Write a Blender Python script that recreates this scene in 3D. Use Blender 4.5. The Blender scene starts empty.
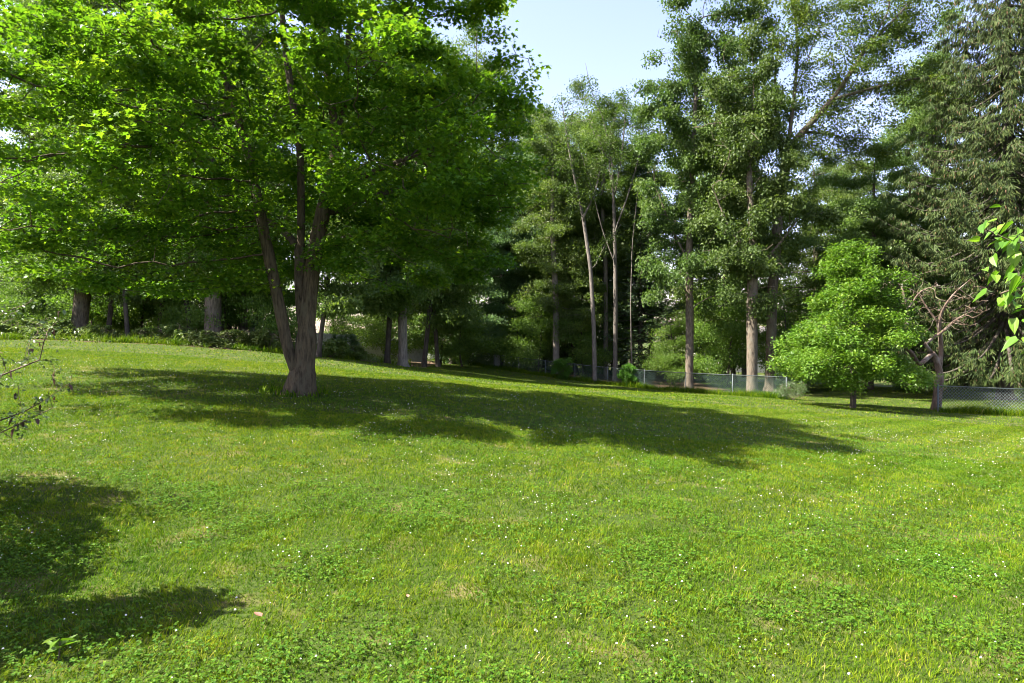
import bpy, math, random
import numpy as np

# ------------------------------------------------------------------ camera, sky, sun, exposure
scene = bpy.context.scene
COL = scene.collection
F = 626.0            # focal length in pixels of the 1024 px wide picture
EYE = 1.6
SUN_EL, SUN_AZ = math.radians(51.0), math.radians(10.0)   # sun on the left, a little behind the camera

cam = bpy.data.objects.new("camera", bpy.data.cameras.new("camera"))
COL.objects.link(cam)
cam.location = (0, 0, EYE)
cam.rotation_euler = (math.radians(90), 0, 0)
cam.data.sensor_width = 36.0
cam.data.lens = F * 36.0 / 1024.0
cam.data.clip_start = 0.05
cam.data.clip_end = 5000
scene.camera = cam

world = bpy.data.worlds.new("World")
scene.world = world
world.use_nodes = True
wn = world.node_tree
bg = wn.nodes["Background"]
sky = wn.nodes.new("ShaderNodeTexSky")
sky.sky_type = 'NISHITA'
sky.sun_disc = False
sky.sun_elevation = SUN_EL
sky.sun_rotation = math.radians(270.0) - SUN_AZ
sky.air_density = 1.3
sky.dust_density = 1.6
sky.ozone_density = 2.5
tint = wn.nodes.new("ShaderNodeMix"); tint.data_type = 'RGBA'; tint.blend_type = 'MULTIPLY'
tint.inputs[0].default_value = 1.0; tint.inputs[7].default_value = (1.08, 0.875, 0.95, 1)     # milky summer air
wn.links.new(sky.outputs[0], tint.inputs[6]); wn.links.new(tint.outputs[2], bg.inputs[0])
bg.inputs[1].default_value = 0.09

sl = bpy.data.lights.new("sun", 'SUN')
sl.energy = 5.0
sl.angle = math.radians(0.5)
sl.color = (1.0, 0.94, 0.84)
so = bpy.data.objects.new("sun", sl)
COL.objects.link(so)
to_sun = np.array([-math.cos(SUN_EL) * math.cos(SUN_AZ), -math.cos(SUN_EL) * math.sin(SUN_AZ), math.sin(SUN_EL)])
from mathutils import Vector
so.rotation_euler = Vector(tuple(to_sun)).to_track_quat('Z', 'Y').to_euler()
so.location = (-20, -5, 30)

scene.view_settings.view_transform = 'Standard'
scene.view_settings.look = 'None'
scene.view_settings.exposure = 2.35
scene.view_settings.gamma = 1.0
scene.cycles.filter_width = 1.0
scene.cycles.max_bounces = 8
scene.cycles.diffuse_bounces = 4
scene.cycles.transmission_bounces = 4
scene.cycles.transparent_max_bounces = 8
scene.cycles.caustics_reflective = False
scene.cycles.caustics_refractive = False
scene.cycles.sample_clamp_indirect = 6.0

# ------------------------------------------------------------------ small numeric helpers
def unit(v):
    return v / (np.linalg.norm(v, axis=-1, keepdims=True) + 1e-12)

class Noise:
    """sum of random plane waves, roughly in -1..1"""
    def __init__(self, seed, scale, n=14):
        r = np.random.default_rng(seed)
        a = r.uniform(0, 2 * np.pi, n); k = (2 * np.pi / scale) * r.uniform(0.5, 1.7, n)
        self.kx, self.ky, self.p = k * np.cos(a), k * np.sin(a), r.uniform(0, 6.28, n)
    def __call__(self, x, y):
        s = 0
        for kx, ky, p in zip(self.kx, self.ky, self.p):
            s = s + np.sin(kx * x + ky * y + p)
        return s / math.sqrt(len(self.p)) / 1.4

# terrain: surveyed heights (pixel column, row, distance) smoothed into a quadratic plus soft local corrections
_obs = [(60, 342, 25), (0, 337, 26), (295, 390, 13), (295, 357, 27), (213, 341, 29), (403, 366, 36), (440, 362, 58),
        (540, 375, 47.8), (675, 391.5, 38.4), (781, 399, 33.5), (937, 416, 27), (1020, 416, 27), (853, 408, 26.5),
        (870, 435, 14.8), (640, 460, 9)]
_P = [((a - 512) / F * d, d, EYE - (b - 341.5) / F * d, 1.0) for a, b, d in _obs]
_P += [(x, y, -0.03 * x, 2.0) for x, y in [(0, 0), (-2, 3), (2, 3), (0, 5), (-3, 5), (3, 5)]]
_P += [(24, 42, -1.75, 0.6), (-24, 45, 1.1, 0.6), (-30, 26, 2.0, 0.6), (8, 60, -1.4, 0.6)]
_P = np.array(_P)

def _quad(x, y):
    return np.stack([np.ones_like(x), x, y, x * x, x * y, y * y], -1)

_c = np.linalg.lstsq(_quad(_P[:, 0], _P[:, 1]) * _P[:, 3:], _P[:, 2] * _P[:, 3], rcond=None)[0]
_res = _P[:, 2] - _quad(_P[:, 0], _P[:, 1]) @ _c
_L = 9.0
_K = np.exp(-((_P[:, None, 0] - _P[None, :, 0]) ** 2 + (_P[:, None, 1] - _P[None, :, 1]) ** 2) / (2 * _L * _L))
_w = np.linalg.solve(_K + np.diag(0.04 / _P[:, 3]), _res)
_lump = Noise(3, 5.0)

def ground(x, y):
    x = np.asarray(x, float); y = np.asarray(y, float)
    X = 34 * np.tanh(x / 34); Y = np.where(y > 30, 30 + 30 * np.tanh((y - 30) / 30), np.maximum(y, -6))
    z = _quad(X, Y) @ _c
    d = (X[..., None] - _P[:, 0]) ** 2 + (Y[..., None] - _P[:, 1]) ** 2
    z = z + np.exp(-d / (2 * _L * _L)) @ _w
    f = np.clip((np.hypot(x, y) - 60) / 45, 0, 1); f = f * f * (3 - 2 * f)
    z = z * (1 - f) - 1.8 * f
    return z + 0.012 * _lump(x, y)

def gz(x, y):
    return float(ground(np.array([x]), np.array([y]))[0])

def at(px, d):
    """ground point under picture column px at distance d"""
    x = (px - 512) / F * d
    return (x, d, gz(x, d))

# ------------------------------------------------------------------ object helpers
def tag(o, label=None, cat=None, group=None, kind=None):
    if label: o["label"] = label
    if cat: o["category"] = cat
    if group: o["group"] = group
    if kind: o["kind"] = kind
    return o

def empty(name, loc=(0, 0, 0), rz=0.0):
    o = bpy.data.objects.new(name, None)
    o.empty_display_size = 0.3
    COL.objects.link(o)
    o.location = loc
    o.rotation_euler = (0, 0, rz)
    return o

def mesh_obj(name, V, faces, mat, parent=None, tone=None, smooth=False):
    """faces: list of int arrays (n, k); several arrays of different k may be mixed"""
    me = bpy.data.meshes.new(name)
    V = np.ascontiguousarray(V, dtype=np.float32)
    faces = [np.asarray(f, dtype=np.int32) for f in faces if len(f)]
    me.vertices.add(len(V))
    me.vertices.foreach_set("co", V.ravel())
    idx = np.concatenate([f.ravel() for f in faces])
    cnt = np.concatenate([np.full(len(f), f.shape[1], np.int32) for f in faces])
    st = np.concatenate([[0], np.cumsum(cnt)[:-1]]).astype(np.int32)
    me.loops.add(len(idx))
    me.loops.foreach_set("vertex_index", idx)
    me.polygons.add(len(cnt))
    me.polygons.foreach_set("loop_start", st)
    me.polygons.foreach_set("use_smooth", np.full(len(cnt), smooth, dtype=bool))
    if tone is not None:
        a = me.attributes.new("tone", 'FLOAT', 'POINT')
        a.data.foreach_set("value", np.ascontiguousarray(tone, dtype=np.float32))
    me.update(calc_edges=True)
    me.materials.append(mat)
    o = bpy.data.objects.new(name, me)
    COL.objects.link(o)
    if parent: o.parent = parent
    return o

def copy_tree(src, name=None):
    r = src.copy(); COL.objects.link(r)
    for ch in list(src.children):
        c = ch.copy(); COL.objects.link(c); c.parent = r
        for g in list(ch.children):
            d = g.copy(); COL.objects.link(d); d.parent = c
    return r

class MB:
    """collects boxes and bars into one mesh"""
    def __init__(self): self.V = []; self.Q = []; self.n = 0
    def add(self, V, Q):
        self.V.append(np.asarray(V, float)); self.Q.append(np.asarray(Q, int) + self.n); self.n += len(V)
    def box(self, lo, hi, fn=None):
        x0, y0, z0 = lo; x1, y1, z1 = hi
        V = np.array([(x0, y0, z0), (x1, y0, z0), (x1, y1, z0), (x0, y1, z0), (x0, y0, z1), (x1, y0, z1), (x1, y1, z1), (x0, y1, z1)], float)
        if fn: V = fn(V)
        self.add(V, [(0, 3, 2, 1), (4, 5, 6, 7), (0, 1, 5, 4), (1, 2, 6, 5), (2, 3, 7, 6), (3, 0, 4, 7)])
    def bar(self, a, b, r, k=6, r2=None):
        a = np.asarray(a, float); b = np.asarray(b, float); r2 = r if r2 is None else r2
        d = unit(b - a); ref = np.array([0, 0, 1.0]) if abs(d[2]) < 0.9 else np.array([1.0, 0, 0])
        u = unit(np.cross(d, ref)); v = np.cross(d, u)
        t = np.arange(k) * 2 * np.pi / k
        c = np.cos(t)[:, None] * u + np.sin(t)[:, None] * v
        V = np.concatenate([a + c * r, b + c * r2, [a], [b]])
        Q = [(i, (i + 1) % k, k + (i + 1) % k, k + i) for i in range(k)]
        Q += [(2 * k, (i + 1) % k, i, i) for i in range(0)]
        self.add(V, Q)
        cap = [(2 * k + 1, k + i, k + (i + 1) % k) for i in range(k)]
        self.caps = getattr(self, 'caps', []); self.caps.append(np.array(cap) + self.n - len(V))
    def build(self, name, mat, parent=None, smooth=False):
        f = [np.concatenate(self.Q)]
        if getattr(self, 'caps', None): f.append(np.concatenate(self.caps))
        return mesh_obj(name, np.concatenate(self.V), f, mat, parent, None, smooth)

# ------------------------------------------------------------------ materials
def new_mat(name):
    m = bpy.data.materials.new(name); m.use_nodes = True
    nt = m.node_tree; nt.nodes.clear()
    out = nt.nodes.new("ShaderNodeOutputMaterial")
    return m, nt, out

def ramp(nt, fac, stops):
    r = nt.nodes.new("ShaderNodeValToRGB")
    e = r.color_ramp.elements
    e[0].position, e[0].color = stops[0][0], (*stops[0][1], 1)
    e[1].position, e[1].color = stops[-1][0], (*stops[-1][1], 1)
    for p, c in stops[1:-1]:
        n = e.new(p); n.color = (*c, 1)
    nt.links.new(fac, r.inputs[0])
    return r.outputs[0]

def noise_node(nt, scale, detail=4, rough=0.55, coord='Object', stretch=None):
    tc = nt.nodes.new("ShaderNodeTexCoord")
    n = nt.nodes.new("ShaderNodeTexNoise")
    n.inputs["Scale"].default_value = scale
    n.inputs["Detail"].default_value = detail
    n.inputs["Roughness"].default_value = rough
    src = tc.outputs[coord]
    if coord == 'World':
        pass
    if stretch:
        mp = nt.nodes.new("ShaderNodeMapping"); mp.inputs["Scale"].default_value = stretch
        nt.links.new(src, mp.inputs[0]); src = mp.outputs[0]
    nt.links.new(src, n.inputs["Vector"])
    return n.outputs["Fac"]

def world_noise(nt, scale, detail=3, rough=0.55):
    g = nt.nodes.new("ShaderNodeNewGeometry")
    n = nt.nodes.new("ShaderNodeTexNoise")
    n.inputs["Scale"].default_value = scale; n.inputs["Detail"].default_value = detail; n.inputs["Roughness"].default_value = rough
    nt.links.new(g.outputs["Position"], n.inputs["Vector"])
    return n.outputs["Fac"]

def mixc(nt, fac, a, b, blend='MIX'):
    m = nt.nodes.new("ShaderNodeMix"); m.data_type = 'RGBA'; m.blend_type = blend
    for s, v in ((m.inputs[0], fac), (m.inputs[6], a), (m.inputs[7], b)):
        if isinstance(v, (int, float)): s.default_value = v
        elif isinstance(v, tuple): s.default_value = (*v, 1)
        else: nt.links.new(v, s)
    return m.outputs[2]

def maprange(nt, v, a, b, c=0.0, d=1.0):
    n = nt.nodes.new("ShaderNodeMapRange")
    nt.links.new(v, n.inputs[0])
    for i, k in zip((1, 2, 3, 4), (a, b, c, d)): n.inputs[i].default_value = k
    return n.outputs[0]

def leaf_mat(name, cols, trans=0.4, tcol=(1.25, 1.35, 0.55), rough=0.45, spec=0.35, patch=0.35):
    m, nt, out = new_mat(name)
    at_ = nt.nodes.new("ShaderNodeAttribute"); at_.attribute_name = "tone"
    st = [(i / (len(cols) - 1), c) for i, c in enumerate(cols)]
    c = ramp(nt, at_.outputs["Fac"], st)
    oi = nt.nodes.new("ShaderNodeObjectInfo")
    hsv = nt.nodes.new("ShaderNodeHueSaturation")
    nt.links.new(c, hsv.inputs["Color"])
    nt.links.new(maprange(nt, oi.outputs["Random"], 0, 1, 0.492, 0.508), hsv.inputs["Hue"])
    nt.links.new(maprange(nt, oi.outputs["Random"], 0, 1, 0.88, 1.12), hsv.inputs["Value"])
    c = hsv.outputs[0]
    p = nt.nodes.new("ShaderNodeBsdfPrincipled")
    nt.links.new(c, p.inputs["Base Color"])
    p.inputs["Roughness"].default_value = rough
    p.inputs["Specular IOR Level"].default_value = spec
    t = nt.nodes.new("ShaderNodeBsdfTranslucent")
    nt.links.new(mixc(nt, 1.0, c, tcol, 'MULTIPLY'), t.inputs["Color"])
    mx = nt.nodes.new("ShaderNodeMixShader"); mx.inputs[0].default_value = trans
    nt.links.new(p.outputs[0], mx.inputs[1]); nt.links.new(t.outputs[0], mx.inputs[2])
    nt.links.new(mx.outputs[0], out.inputs[0])
    return m

def bark_mat(name, c1, c2, c3=None, scale=9.0, bump=0.6, stretch=(1, 1, 0.22)):
    m, nt, out = new_mat(name)
    f = noise_node(nt, scale, 6, 0.65, 'Object', stretch)
    g = noise_node(nt, scale * 0.25, 3, 0.5, 'Object', (1, 1, 0.6))
    c = ramp(nt, f, [(0.32, c1), (0.62, c2)])
    if c3: c = mixc(nt, maprange(nt, g, 0.5, 0.66), c, c3)
    p = nt.nodes.new("ShaderNodeBsdfPrincipled")
    nt.links.new(c, p.inputs["Base Color"])
    p.inputs["Roughness"].default_value = 0.9
    p.inputs["Specular IOR Level"].default_value = 0.15
    b = nt.nodes.new("ShaderNodeBump"); b.inputs["Strength"].default_value = bump; b.inputs["Distance"].default_value = 0.04
    nt.links.new(f, b.inputs["Height"]); nt.links.new(b.outputs[0], p.inputs["Normal"])
    nt.links.new(p.outputs[0], out.inputs[0])
    return m

def plain_mat(name, c1, c2, scale=6.0, rough=0.7, metal=0.0, bump=0.1, stretch=None, spec=0.3):
    m, nt, out = new_mat(name)
    f = noise_node(nt, scale, 5, 0.6, 'Object', stretch)
    p = nt.nodes.new("ShaderNodeBsdfPrincipled")
    nt.links.new(ramp(nt, f, [(0.3, c1), (0.7, c2)]), p.inputs["Base Color"])
    p.inputs["Roughness"].default_value = rough; p.inputs["Metallic"].default_value = metal
    p.inputs["Specular IOR Level"].default_value = spec
    if bump:
        b = nt.nodes.new("ShaderNodeBump"); b.inputs["Strength"].default_value = bump; b.inputs["Distance"].default_value = 0.02
        nt.links.new(f, b.inputs["Height"]); nt.links.new(b.outputs[0], p.inputs["Normal"])
    nt.links.new(p.outputs[0], out.inputs[0])
    return m

M = {}
M['maple'] = leaf_mat('maple_leaf', [(0.042, 0.108, 0.009), (0.078, 0.172, 0.013), (0.15, 0.242, 0.018)], trans=0.55, tcol=(1.35, 1.25, 0.5))
M['wood_leaf'] = leaf_mat('woodland_leaf', [(0.06, 0.108, 0.024), (0.098, 0.162, 0.034), (0.15, 0.205, 0.048)], trans=0.45)
M['under_leaf'] = leaf_mat('understory_leaf', [(0.06, 0.12, 0.02), (0.1, 0.18, 0.026), (0.16, 0.235, 0.036)], trans=0.45)
M['oak'] = leaf_mat('oak_leaf', [(0.038, 0.075, 0.016), (0.07, 0.118, 0.026), (0.125, 0.175, 0.046)], trans=0.36, tcol=(1.15, 1.25, 0.5), rough=0.5, spec=0.25)
M['airy'] = leaf_mat('pin_oak_leaf', [(0.045, 0.08, 0.014), (0.08, 0.125, 0.02), (0.145, 0.18, 0.03)], trans=0.4)
M['dark_leaf'] = leaf_mat('dark_leaf', [(0.062, 0.115, 0.048), (0.095, 0.16, 0.066), (0.14, 0.205, 0.09)], trans=0.4, rough=0.35)
M['bright'] = leaf_mat('young_leaf', [(0.046, 0.12, 0.012), (0.092, 0.195, 0.018), (0.175, 0.275, 0.03)], trans=0.4)
M['bush'] = leaf_mat('bush_leaf', [(0.05, 0.15, 0.014), (0.08, 0.21, 0.02), (0.13, 0.27, 0.024)], trans=0.45)
M['cover'] = leaf_mat('ground_cover_leaf', [(0.06, 0.11, 0.022), (0.11, 0.165, 0.034), (0.19, 0.22, 0.065)], trans=0.3)
M['spruce'] = leaf_mat('spruce_needles', [(0.026, 0.052, 0.013), (0.046, 0.077, 0.016), (0.08, 0.098, 0.024)], trans=0.12, rough=0.6, spec=0.2)
M['pine'] = leaf_mat('pine_needles', [(0.042, 0.08, 0.036), (0.064, 0.112, 0.048), (0.1, 0.155, 0.066)], trans=0.25, rough=0.5, spec=0.25)
M['near_leaf'] = leaf_mat('near_branch_leaf', [(0.06, 0.15, 0.014), (0.11, 0.22, 0.018), (0.18, 0.29, 0.03)], trans=0.45)
M['shrub_leaf'] = leaf_mat('left_shrub_leaf', [(0.045, 0.085, 0.03), (0.08, 0.13, 0.045), (0.13, 0.19, 0.07)], trans=0.3, rough=0.3, spec=0.5)
M['dead_leaf'] = leaf_mat('dead_leaf', [(0.03, 0.018, 0.014), (0.06, 0.032, 0.024), (0.1, 0.05, 0.03)], trans=0.15, tcol=(1.2, 0.8, 0.5))
M['bark'] = bark_mat('grey_brown_bark', (0.04, 0.032, 0.022), (0.125, 0.103, 0.072), (0.105, 0.098, 0.065))
M['bark_maple'] = bark_mat('furrowed_maple_bark', (0.022, 0.018, 0.012), (0.105, 0.082, 0.052), (0.088, 0.076, 0.05), 22.0, 1.0, (1, 1, 0.13))
M['bark_dark'] = bark_mat('dark_bark', (0.028, 0.024, 0.019), (0.085, 0.073, 0.056))
M['bark_pale'] = bark_mat('pale_bark', (0.085, 0.075, 0.06), (0.215, 0.187, 0.15), (0.15, 0.14, 0.11), 12.0, 0.8)
M['bark_orange'] = bark_mat('reddish_bark', (0.045, 0.037, 0.027), (0.17, 0.138, 0.1), (0.13, 0.118, 0.09), 14.0, 1.0)
M['bark_red'] = bark_mat('flaking_red_bark', (0.042, 0.03, 0.021), (0.155, 0.112, 0.08), (0.2, 0.172, 0.14), 10.0, 1.0)
M['bark_dead'] = bark_mat('dead_wood', (0.07, 0.062, 0.052), (0.18, 0.158, 0.132), (0.11, 0.1, 0.085), 12.0, 0.8)
M['twig'] = plain_mat('twig_wood', (0.07, 0.05, 0.035), (0.15, 0.11, 0.08), 20)
M['twig_red'] = plain_mat('reddish_twig', (0.05, 0.028, 0.022), (0.12, 0.07, 0.05), 20)
M['galv'] = plain_mat('galvanised_steel', (0.055, 0.07, 0.066), (0.10, 0.115, 0.11), 8, 0.6, 0.2, 0.05)
M['wire'] = plain_mat('fence_wire', (0.05, 0.09, 0.072), (0.08, 0.13, 0.105), 8, 0.6, 0.0, 0.0)
M['wire_bright'] = plain_mat('bright_fence_wire', (0.13, 0.16, 0.15), (0.2, 0.24, 0.22), 8, 0.5, 0.2, 0.0)
M['vinyl'] = plain_mat('pale_fence_paint', (0.27, 0.28, 0.28), (0.4, 0.41, 0.4), 3, 0.6, 0, 0.05)
M['brownwood'] = plain_mat('brown_boards', (0.045, 0.028, 0.02), (0.1, 0.062, 0.042), 5, 0.85, 0, 0.3, (6, 6, 0.6))
M['stone'] = plain_mat('pale_stone', (0.34, 0.33, 0.30), (0.5, 0.48, 0.45), 8, 0.9, 0, 0.4)
M['siding'] = plain_mat('house_siding', (0.58, 0.53, 0.49), (0.7, 0.65, 0.61), 2, 0.7, 0, 0.05)
M['trimwhite'] = plain_mat('white_trim', (0.75, 0.75, 0.74), (0.82, 0.82, 0.81), 4, 0.5, 0, 0)
M['shingle'] = plain_mat('roof_shingles', (0.07, 0.065, 0.06), (0.14, 0.13, 0.12), 9, 0.9, 0, 0.3)
M['glass'] = plain_mat('window_glass', (0.02, 0.025, 0.03), (0.04, 0.05, 0.06), 2, 0.08, 0, 0, None, 0.8)
M['flower'] = plain_mat('clover_blossom', (0.5, 0.49, 0.42), (0.68, 0.67, 0.62), 40, 0.8, 0, 0)

# ------------------------------------------------------------------ the lawn outline
# back edge of the mown lawn, left to right, then the chain-link fence line
EDGE = np.array([(-60, 20), (-34, 24.0), (-22, 25.3), (-17.5, 25.6), (-13, 26.6), (-9.6, 28.2), (-8.2, 31.5), (-7.0, 35.2), (-5.5, 38.5),
                 (-6.6, 57.5), (-7.2, 59.2)])
FA, FB = np.array([-7.4, 59.4]), np.array([14.45, 32.95])   # chain-link run from the far corner to the young tree
_en = Noise(8, 3.0)

def lawn_dist(x, y):
    """signed distance-like value: > 0 on mown grass"""
    x = np.asarray(x, float); y = np.asarray(y, float)
    # left/back edge: function y_edge(x) for x < -5.5
    e = np.interp(x, EDGE[:9, 0], EDGE[:9, 1])
    left = e - y
    t = (x - FA[0]) / (FB[0] - FA[0])
    yf = FA[1] + t * (FB[1] - FA[1])
    fence = (yf - y) * 0.64
    v = np.where(x < -5.5, np.maximum(left, -50), fence)
    v = np.where((x < -5.5) & (y > 38), np.minimum(fence, (x - np.interp(y, [38, 57.5], [-5.5, -6.6])) * 2), v)
    # right: the grass runs on into the neighbouring garden
    v = np.where(x > FB[0], 52.0 - y + 2.0 * np.sin(x * 0.35), v)
    return v + 0.25 * _en(x, y)

# ------------------------------------------------------------------ ground sheet
def axis(lo, hi, step, far):
    a = np.arange(lo, hi + 1e-6, step)
    g = []; s = step; v = hi
    while v < far: s *= 1.35; v += s; g.append(v)
    h = []; s = step; v = lo
    while v > -far: s *= 1.35; v -= s; h.append(v)
    return np.concatenate([h[::-1], a, g])

def lawn_shader(nt):
    """base colour of the turf from patches that are the same for soil, blades and clover"""
    a = world_noise(nt, 0.35, 4, 0.6)
    b = world_noise(nt, 1.7, 4, 0.6)
    return a, b

def ground_material():
    m, nt, out = new_mat('lawn_ground')
    a, b = lawn_shader(nt)
    fine = world_noise(nt, 28, 5, 0.7)
    turf = ramp(nt, fine, [(0.3, (0.018, 0.03, 0.006)), (0.55, (0.04, 0.062, 0.01)), (0.75, (0.085, 0.095, 0.025))])
    turf = mixc(nt, maprange(nt, b, 0.56, 0.74), turf, (0.16, 0.13, 0.055))
    lit1 = world_noise(nt, 9, 6, 0.7)
    litter = ramp(nt, lit1, [(0.3, (0.03, 0.022, 0.013)), (0.5, (0.085, 0.058, 0.034)), (0.7, (0.16, 0.11, 0.07))])
    at_ = nt.nodes.new("ShaderNodeAttribute"); at_.attribute_name = "tone"
    f = nt.nodes.new("ShaderNodeMath"); f.operation = 'ADD'
    nt.links.new(at_.outputs["Fac"], f.inputs[0]); nt.links.new(maprange(nt, fine, 0.3, 0.7, -0.25, 0.25), f.inputs[1])
    col = mixc(nt, maprange(nt, f.outputs[0], 0.4, 0.6), turf, litter)
    p = nt.nodes.new("ShaderNodeBsdfPrincipled")
    nt.links.new(col, p.inputs["Base Color"]); p.inputs["Roughness"].default_value = 0.95
    p.inputs["Specular IOR Level"].default_value = 0.1
    bp = nt.nodes.new("ShaderNodeBump"); bp.inputs["Strength"].default_value = 0.5; bp.inputs["Distance"].default_value = 0.03
    nt.links.new(fine, bp.inputs["Height"]); nt.links.new(bp.outputs[0], p.inputs["Normal"])
    nt.links.new(p.outputs[0], out.inputs[0])
    return m

gx = axis(-44, 44, 0.4, 2500); gy = axis(-6, 74, 0.4, 2500)
X, Y = np.meshgrid(gx, gy)
Zg = np.concatenate([ground(a, b) for a, b in zip(X, Y)]).reshape(X.shape)
MAPLE = at(295, 13.0)
wood = np.clip(0.5 - lawn_dist(X, Y) * 1.2, 0, 1)
rr = np.hypot(X - MAPLE[0], (Y - MAPLE[1]) * 1.1)
wood = np.maximum(wood, np.clip(1.25 - rr / 0.75, 0, 1))
wood = np.where(Y < 2, 0, wood) * np.where((Y > 56) | (X > 14), 0.35, 1.0)
ny, nx = X.shape
I = np.arange(ny * nx).reshape(ny, nx)
Q = np.stack([I[:-1, :-1], I[:-1, 1:], I[1:, 1:], I[1:, :-1]], -1).reshape(-1, 4)
go = mesh_obj('ground', np.stack([X, Y, Zg], -1).reshape(-1, 3), [Q], ground_material(), None, wood.ravel(), True)
tag(go, 'sloping lawn and brown woodland floor under the trees', 'ground', None, 'structure')

# ------------------------------------------------------------------ leaves
class Noise3:
    def __init__(self, seed, scale, n=16):
        r = np.random.default_rng(seed)
        self.k = unit(r.normal(size=(n, 3))) * (2 * np.pi / scale) * r.uniform(0.5, 1.6, (n, 1)); self.p = r.uniform(0, 6.28, n)
    def __call__(self, P):
        return np.sin(P @ self.k.T + self.p).sum(1) / math.sqrt(len(self.p)) * 1.4 / 1.4

def half_leaf(pts):
    """pts: right half outline from base to tip -> vertices and two faces folded on the midrib"""
    p = np.array(pts, float); n = len(p)
    R = np.stack([p[:, 0], p[:, 1], p[:, 0] * 0.22], -1)
    Lh = R[1:-1].copy(); Lh[:, 0] *= -1
    V = np.concatenate([R, Lh])
    f1 = list(range(n)); f2 = [n - 1] + [n + i for i in range(n - 3, -1, -1)] + [0]
    V[:, 2] -= 0.18 * V[:, 1] ** 2
    return V, np.array([f1, f2])

LEAF = {
    'maple': half_leaf([(0, 0), (0.34, -0.04), (0.24, 0.2), (0.56, 0.48), (0.2, 0.55), (0, 1)]),
    'oval': half_leaf([(0, 0), (0.24, 0.3), (0.2, 0.65), (0, 1)]),
    'oak': half_leaf([(0, 0), (0.2, 0.25), (0.3, 0.62), (0, 1)]),
    'slim': half_leaf([(0, 0), (0.1, 0.4), (0, 1)]),
    'diamond': half_leaf([(0, 0), (0.3, 0.45), (0, 1)]),
    'heart': half_leaf([(0, 0), (0.26, -0.02), (0.36, 0.22), (0.27, 0.58), (0.08, 0.86), (0, 1)]),
}

def place_leaves(kind, P, size, rng, droop=0.3, droop_sd=0.35, roll=0.45, azi=None, width=1.0):
    T, Fc = LEAF[kind]
    n = len(P)
    az = rng.uniform(0, 2 * np.pi, n) if azi is None else azi
    pt = rng.normal(droop, droop_sd, n)
    d = np.stack([np.cos(az) * np.cos(pt), np.sin(az) * np.cos(pt), -np.sin(pt)], -1)
    s = np.stack([-np.sin(az), np.cos(az), np.zeros(n)], -1)
    nr = np.cross(s, d); nr *= np.where(nr[:, 2:] < 0, -1, 1)
    ra = rng.normal(0, roll, n)[:, None]
    s2 = s * np.cos(ra) + nr * np.sin(ra); n2 = nr * np.cos(ra) - s * np.sin(ra)
    size = np.broadcast_to(np.asarray(size, float), (n,))
    V = P[:, None, :] + size[:, None, None] * (T[None, :, 0:1] * width * s2[:, None] + T[None, :, 1:2] * d[:, None] + T[None, :, 2:3] * n2[:, None])
    k = len(T)
    Fa = Fc[None] + (np.arange(n) * k)[:, None, None]
    return V.reshape(-1, 3), Fa.reshape(-1, Fc.shape[1]), k

def leaf_object(name, kind, P, size, mat, parent, seed, tone_sd=0.22, tone=None, **kw):
    rng = np.random.default_rng(seed)
    V, Fa, k = place_leaves(kind, P, size, rng, **kw)
    t = rng.normal(0.5, tone_sd, len(P)) if tone is None else tone + rng.normal(0, tone_sd, len(P))
    return mesh_obj(name, V, [Fa], mat, parent, np.repeat(np.clip(t, 0, 1), k))

# ------------------------------------------------------------------ tree growth (attractor points pull the branches)
def ellipsoid_points(env, n, rng, shell=0.5):
    vol = np.array([e[3] * e[4] * e[5] for e in env]) ** 0.75
    k = rng.choice(len(env), n, p=vol / vol.sum())
    E = np.array(env)[k]
    u = unit(rng.normal(size=(n, 3)))
    r = (shell + (1 - shell) * rng.random(n)) ** 0.6
    return E[:, :3] + u * r[:, None] * E[:, 3:6]

def resample(pts, D):
    pts = np.asarray(pts, float)
    seg = np.linalg.norm(np.diff(pts, axis=0), axis=1); s = np.concatenate([[0], np.cumsum(seg)])
    n = max(2, int(round(s[-1] / D)) + 1); t = np.linspace(0, s[-1], n)
    # smooth corner: Catmull-like by interpolating then light smoothing
    q = np.stack([np.interp(t, s, pts[:, i]) for i in range(3)], -1)
    for _ in range(2):
        q[1:-1] = 0.25 * q[:-2] + 0.5 * q[1:-1] + 0.25 * q[2:]
    return q

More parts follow.
